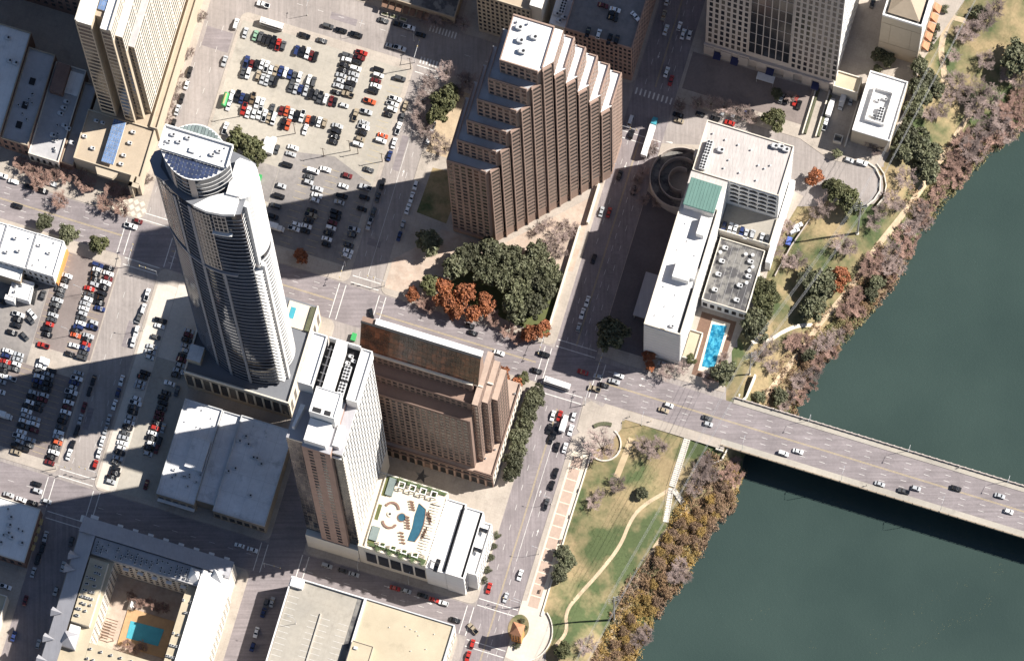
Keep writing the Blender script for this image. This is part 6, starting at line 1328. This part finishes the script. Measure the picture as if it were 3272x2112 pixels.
for i, (x, y) in enumerate(((910,1090),(960,1145),(1030,1135),(1085,1170),(1140,1165),(880,1420),(930,1460),(990,1440))):
    p = P('C0', x, y, 3); tree('rustbare', (p[0], p[1], .3), 5., f'small brown courtyard tree, {nth(i)} round the pale blue pool', 'trees in the apartment courtyard', 1.2)
grove('bush','D',[(760,745,2.5),(800,770,2),(700,600,2),(1650,700,2)],'in planters by the avenue','small dark shrub') if False else None
# tangled bank growth: one mass nobody could count
def mass(name, m, n, test, label, leaf=.34, per=26, hmax=3.6, seed=1):
    r = np.random.default_rng(seed); V = []; F_ = []; got = 0; tries = 0
    xs = r.uniform(-10, 330, 90000); ys = r.uniform(-170, 200, 90000); hz, ci, ri = height(xs, ys); ds = _dist(xs, ys, SHORE); uu = [uv(p) for p in zip(xs, ys)]
    for x, y, z, c, w, d, (u_, v_) in zip(xs, ys, hz, ci, ri, ds, uu):
        if got >= n: break
        if c or not test(x, y, z, w, d, u_, v_): continue
        got += 1; R = r.uniform(.9,2.1)
        e = r.normal(size=(per,3)); e /= np.linalg.norm(e, axis=1)[:,None]; e[:,2] = np.abs(e[:,2])
        p = np.array([x,y,max(z,WATER_Z)])+e*r.uniform(.5,1.,(per,1))*np.array([R,R,R*.55+hmax*.35*r.random()+.4])
        a = e+r.normal(size=(per,3))*.7; t = np.cross(a, r.normal(size=(per,3))); t /= np.linalg.norm(t,axis=1)[:,None]+1e-9; u2 = np.cross(a, t); u2 /= np.linalg.norm(u2,axis=1)[:,None]+1e-9; s_ = leaf*r.uniform(.5,1.2,(per,1))
        i = len(V); q = np.stack([p-t*s_*1.6-u2*s_*.3, p+u2*-s_*.45, p+t*s_*1.6+u2*s_*.3, p+u2*s_*.45], 1).reshape(-1,3)
        V += q.tolist(); F_ += [(i+4*k,i+4*k+1,i+4*k+2,i+4*k+3) for k in range(per)]
    me = bpy.data.meshes.new(name); me.from_pydata(V, [], F_); me.materials.append(M[m]); me.update(); tag(link(name, me), label, 'undergrowth', kind='stuff')
lowbank = lambda u_, v_: v_ < -18 and u_ > 48
nz2 = lambda x, y, s_: mnoise.noise(Vector((x*s_, y*s_, 3.3)))
mass('undergrowth','scrub',2000,lambda x,y,z,w,d,u_,v_: lowbank(u_,v_) and (d < 17 if not w else d < 2.5) and nz2(x,y,.05) < .1,'brown tangled scrub along the lower river bank',seed=2)
mass('undergrowth','scrub_y',1300,lambda x,y,z,w,d,u_,v_: lowbank(u_,v_) and (d < 16 if not w else d < 1.5) and nz2(x,y,.05) >= .02,'yellow brown brush along the lower river bank',seed=3)
mass('undergrowth','scrub',1400,lambda x,y,z,w,d,u_,v_: v_ > 10 and u_ > 95 and (d < 13 if not w else d < 2) and nz2(x,y,.04) < .15,'brown brush along the upper river bank',seed=4)
mass('undergrowth','reed',800,lambda x,y,z,w,d,u_,v_: v_ > 10 and u_ > 95 and (d < 8 if not w else d < 2.5) and nz2(x+40,y,.03) > .05,'green and straw reeds at the upper waterline',seed=5)
mass('undergrowth','oak_leaf',90,lambda x,y,z,w,d,u_,v_: lowbank(u_,v_) and not w and 12 < d < 15,'green bushes beside the lower trail',seed=6)
gr_lab = 'short tufts of grass over the sloping river lawns'
mass('grass_tufts','lawn',1100,lambda x,y,z,w,d,u_,v_: not w and d > 16 and (u_ > 49 and v_ < -16 or u_ > 104 and v_ > 12) and nz2(x,y,.06) > -.05,gr_lab,leaf=.12,per=14,hmax=.1,seed=7)

# ------------------------------------------------------------------ poles, wires, lamps, signals, people
def pole_at(sh, x, y, h, label, r=.35, arms=True):
    p = PT(sh, x, y); o = link('power_pole', None, None, p); tag(o, label, 'power pole')
    b = MB(); b.tube([(0,0,-.5),(0,0,h*.5),(0,0,h)],[r*1.5,r*1.15,r*.7],10); b.build('shaft','steel',o); b = MB(); b.cyl(0,0,-.3,.4,r*2.4,10); b.build('footing','cream',o)
    for k in range(3 if arms else 0):
        b = MB(); b.bar((-2.4,-.9,h-1.5-2.4*k),(2.4,.9,h-1.2-2.4*k),.16); b.build('arm','steel',o)
    return Vector(p)+Vector((0,0,h))
t1_ = pole_at('B3',742,100,34,'tall grey power pole on the lawn by the turning circle'); t3_ = pole_at('B2',1740,1085,27,'slim grey power pole at the avenue edge by the hotel pool',.22); t2_ = pole_at('C2',783,1252,33,'tall grey power pole on the lower lawn')
e0 = Vector((*P('A3',1560,-80,30),30)); e4 = Vector((*P('C2',430,1760,26),26))
for k, (ox, oz) in enumerate(((-2.3,-1.3),(2.3,-1.2),(-2.3,-3.7),(2.3,-3.6),(-2.2,-6.1),(2.2,-6.))):
    b = MB(); nodes = [e0,t1_,t3_,t2_,e4]
    for a, c in zip(nodes, nodes[1:]):
        d = (c-a); d.z = 0; d.normalize(); nn = Vector((-d.y,d.x,0))*ox*-1
        pts = [a.lerp(c, t/16)+nn+Vector((0,0,oz-9*(t/16)*(1-t/16))) for t in range(17)]; b.tube(pts, .045, 3, 0, False)
    o = b.build('power_line','metal_light'); tag(o, f'thin overhead wire over the river park, {nth(k)} of six', 'wire', 'overhead wires')
def wood_pole(sh, x, y, h, label):
    p = P(sh, x, y); o = link('utility_pole', None, None, (p[0],p[1],.13)); tag(o, label, 'utility pole'); b = MB(); b.tube([(0,0,-.2),(0,0,h)],[.19,.13],8); b.build('shaft','bark',o)
    b = MB(); b.bar((-1.1,.3,h-.6),(1.1,-.3,h-.6),.14); b.build('crossarm','bark',o)
for i, (sh, x, y, h, w_) in enumerate((('Z2',430,600,11,'by the green tanker row'),('Z2',1565,950,11,'between orange cars and white sedan'),('Z4',610,1255,11,'beside the four car file'),('Z4',805,1325,7,'at the foot of the middle file'),('Z3',2100,630,11,'by the upper right lot corner'),('Z2',2150,1420,9,'in the alley of the beige lot'),('Z4',1400,1520,9,'at the lot edge in shadow'))): wood_pole(sh, x, y, h, 'wooden utility pole '+w_)
def lamp(pos, ang, label, h=9.5, arm=3.2, group='street lamps'):
    o = link('street_lamp', None, None, pos, ang); tag(o, label, 'street lamp', group); b = MB(); b.tube([(0,0,0),(0,0,h*.8),(.5,0,h*.95),(arm,0,h)],[.11,.08,.06,.05],6); b.build('pole','metal_light',o)
    b = MB(); b.box(arm-.1,-.15,h-.1,arm+.6,.15,h+.08); b.build('lamp_head','steel',o); b = MB(); b.cyl(0,0,-.1,.25,.25,8); b.build('base','cream',o)
for k, (u_, v_, a) in enumerate(((111,-13.9,math.pi/2),(157,-13.9,math.pi/2),(203,-13.9,math.pi/2),(136,7.8,-math.pi/2),(182,7.8,-math.pi/2),(228,7.8,-math.pi/2))): lamp((*W(u_, v_),.1), a-PHI, f"grey arm lamp, {nth(k % 3)} along the {'lower' if v_ < 0 else 'upper'} side of the bridge")
for k, (sh, x, y, a, w_) in enumerate((('B2',985,1440,math.pi/2,'on the lawn corner by the avenue'),('C2',350,455,math.pi,'on the promenade kerb halfway down'),('C2',265,800,math.pi,'on the promenade kerb by the dark cypress clump'),('C2',140,1160,math.pi,'at the plaza crossing'),('B0',1000,780,math.pi,'on the bright kerb by the left street'),('Z6',1560,650,math.pi,'in the left lot middle file'),('Z6',1330,1440,math.pi,'in the left lot above the alley'),('ZB',565,700,math.pi/2,'at the white corner roof'),('A1',775,250,math.pi/2,'at the upper edge of the beige lot'),('A1',400,110,math.pi/2,'by the parked bus'),('A1',1145,290,math.pi/2,'at the upper junction'),('C1',745,915,math.pi/2,'before the podium shade'),('C1',1095,1010,math.pi/2,'before the podium corner'),('A2',760,1190,0,'at the foot of the stepped tower'),('C1',330,1340,math.pi,'on the stalled garage roof edge'))): 
    p = P(sh, x, y); lamp((p[0],p[1],.13 if k < 14 else 12.8), a-PHI, 'grey arm lamp '+w_, 8.5, 2.6)
def signal(sh, x, y, ang, label, arm=8.):
    p = P(sh, x, y); o = link('traffic_signal', None, None, (p[0],p[1],.13), ang-PHI); tag(o, label, 'traffic light', 'traffic signals'); b = MB(); b.tube([(0,0,0),(0,0,6)],[.16,.12],7); b.tube([(0,0,5.7),(arm,0,6.3)],[.1,.06],6); b.build('mast','metal_light',o)
    for t in (.6,.95):
        b = MB(); b.box(arm*t-.18,-.16,5.5,arm*t+.18,.16,6.6); b.build('signal_head','yellow_line',o)
for a in (('B1',665,330,-math.pi/2,'traffic signal over the avenue at the orange tree'),('B1',940,470,math.pi,'traffic signal at the plaza corner of the avenue'),('B2',300,860,-math.pi/2,'traffic signal at the oak grove corner'),('B2',590,1300,math.pi/2,'traffic signal at the traffic island'),('B2',725,930,-math.pi/2,'traffic signal before the slab hotel'),('B0',1100,400,math.pi,'traffic signal on the bright pavement corner'),('B0',905,330,math.pi/2,'traffic signal at the left lot corner'),('ZB',1330,355,math.pi,'traffic signal at the strip lot corner'),('ZB',770,245,0,'traffic signal at the lower lot corner'),('A2',835,915,0,'traffic signal by the stepped tower corner'),('A1',1150,440,math.pi/2,'traffic signal at the upper lot corner'),('C1',100,890,0,'traffic signal in the shaded lower junction'),('C2',135,1165,math.pi,'traffic signal at the plaza corner')): signal(*a)
# people: one skinned figure each
def person(pos, ang, label, cloth, stride=.28):
    J = [(0,0,.95),(0,0,1.2),(0,0,1.45),(0,0,1.55),(0,0,1.72),(.0,.19,1.42),(.05,.27,1.15),(.15,.25,.92),(0,-.19,1.42),(-.05,-.27,1.15),(.02,-.25,.9),(0,.1,.92),(stride*.6,.1,.5),(stride,.1,.07),(stride+.15,.1,.04),(0,-.1,.92),(-stride*.2,-.1,.48),(-stride,-.1,.1),(-stride+.14,-.1,.05)]
    E_ = [(0,1),(1,2),(2,3),(3,4),(2,5),(5,6),(6,7),(2,8),(8,9),(9,10),(0,11),(11,12),(12,13),(13,14),(0,15),(15,16),(16,17),(17,18)]
    R_ = [.15,.14,.16,.06,.11,.07,.05,.04,.07,.05,.04,.1,.07,.05,.05,.1,.07,.05,.05]
    me = bpy.data.meshes.new('person'); me.from_pydata(J, E_, []); o = link('person', me, None, pos, ang); me.materials.append(M[cloth])
    sk = o.modifiers.new('skin','SKIN')
    for v_, r_ in zip(me.skin_vertices[0].data, R_): v_.radius = (r_, r_)
    me.skin_vertices[0].data[0].use_root = True; o.modifiers.new('sub','SUBSURF').levels = 1
    b = MB(); b.tube([(-.02,0,1.66),(-.02,0,1.78),(-.02,0,1.86)],[.12,.125,.05],8); b.build('hair','bark',o); tag(o, label, 'person', 'people walking')
for sh, x, y, a, lb, cl in (('C3',1440,205,-PHI,'person walking along the upper pavement of the bridge','white_wall'),('C3',795,330,-PHI,'person walking along the lower pavement of the bridge','stain_roof'),('B3',165,1335,-PHI,'person in dark clothes at the upper bridge rail near the bank','stain_roof'),('B3',365,1400,math.pi-PHI,'person in pale clothes at the upper bridge rail','white_wall'),('B2',900,1385,-PHI,'person in dark clothes at the top of the lawn','stain_roof'),('B2',1050,1415,-PHI,'person in tan clothes on the avenue pavement above the lawn','path'),('B3',445,725,1.,'person in dark clothes on the riverside trail','stain_roof')):
    p = PT(sh, x, y); z = p[2] if p[2] < -.3 and sh != 'C3' else .2
    if sh == 'B3' and y > 1300: z = .2
    q = P(sh, x, y, z); person((q[0], q[1], z), a, lb, cl)
bpy.context.view_layer.update()
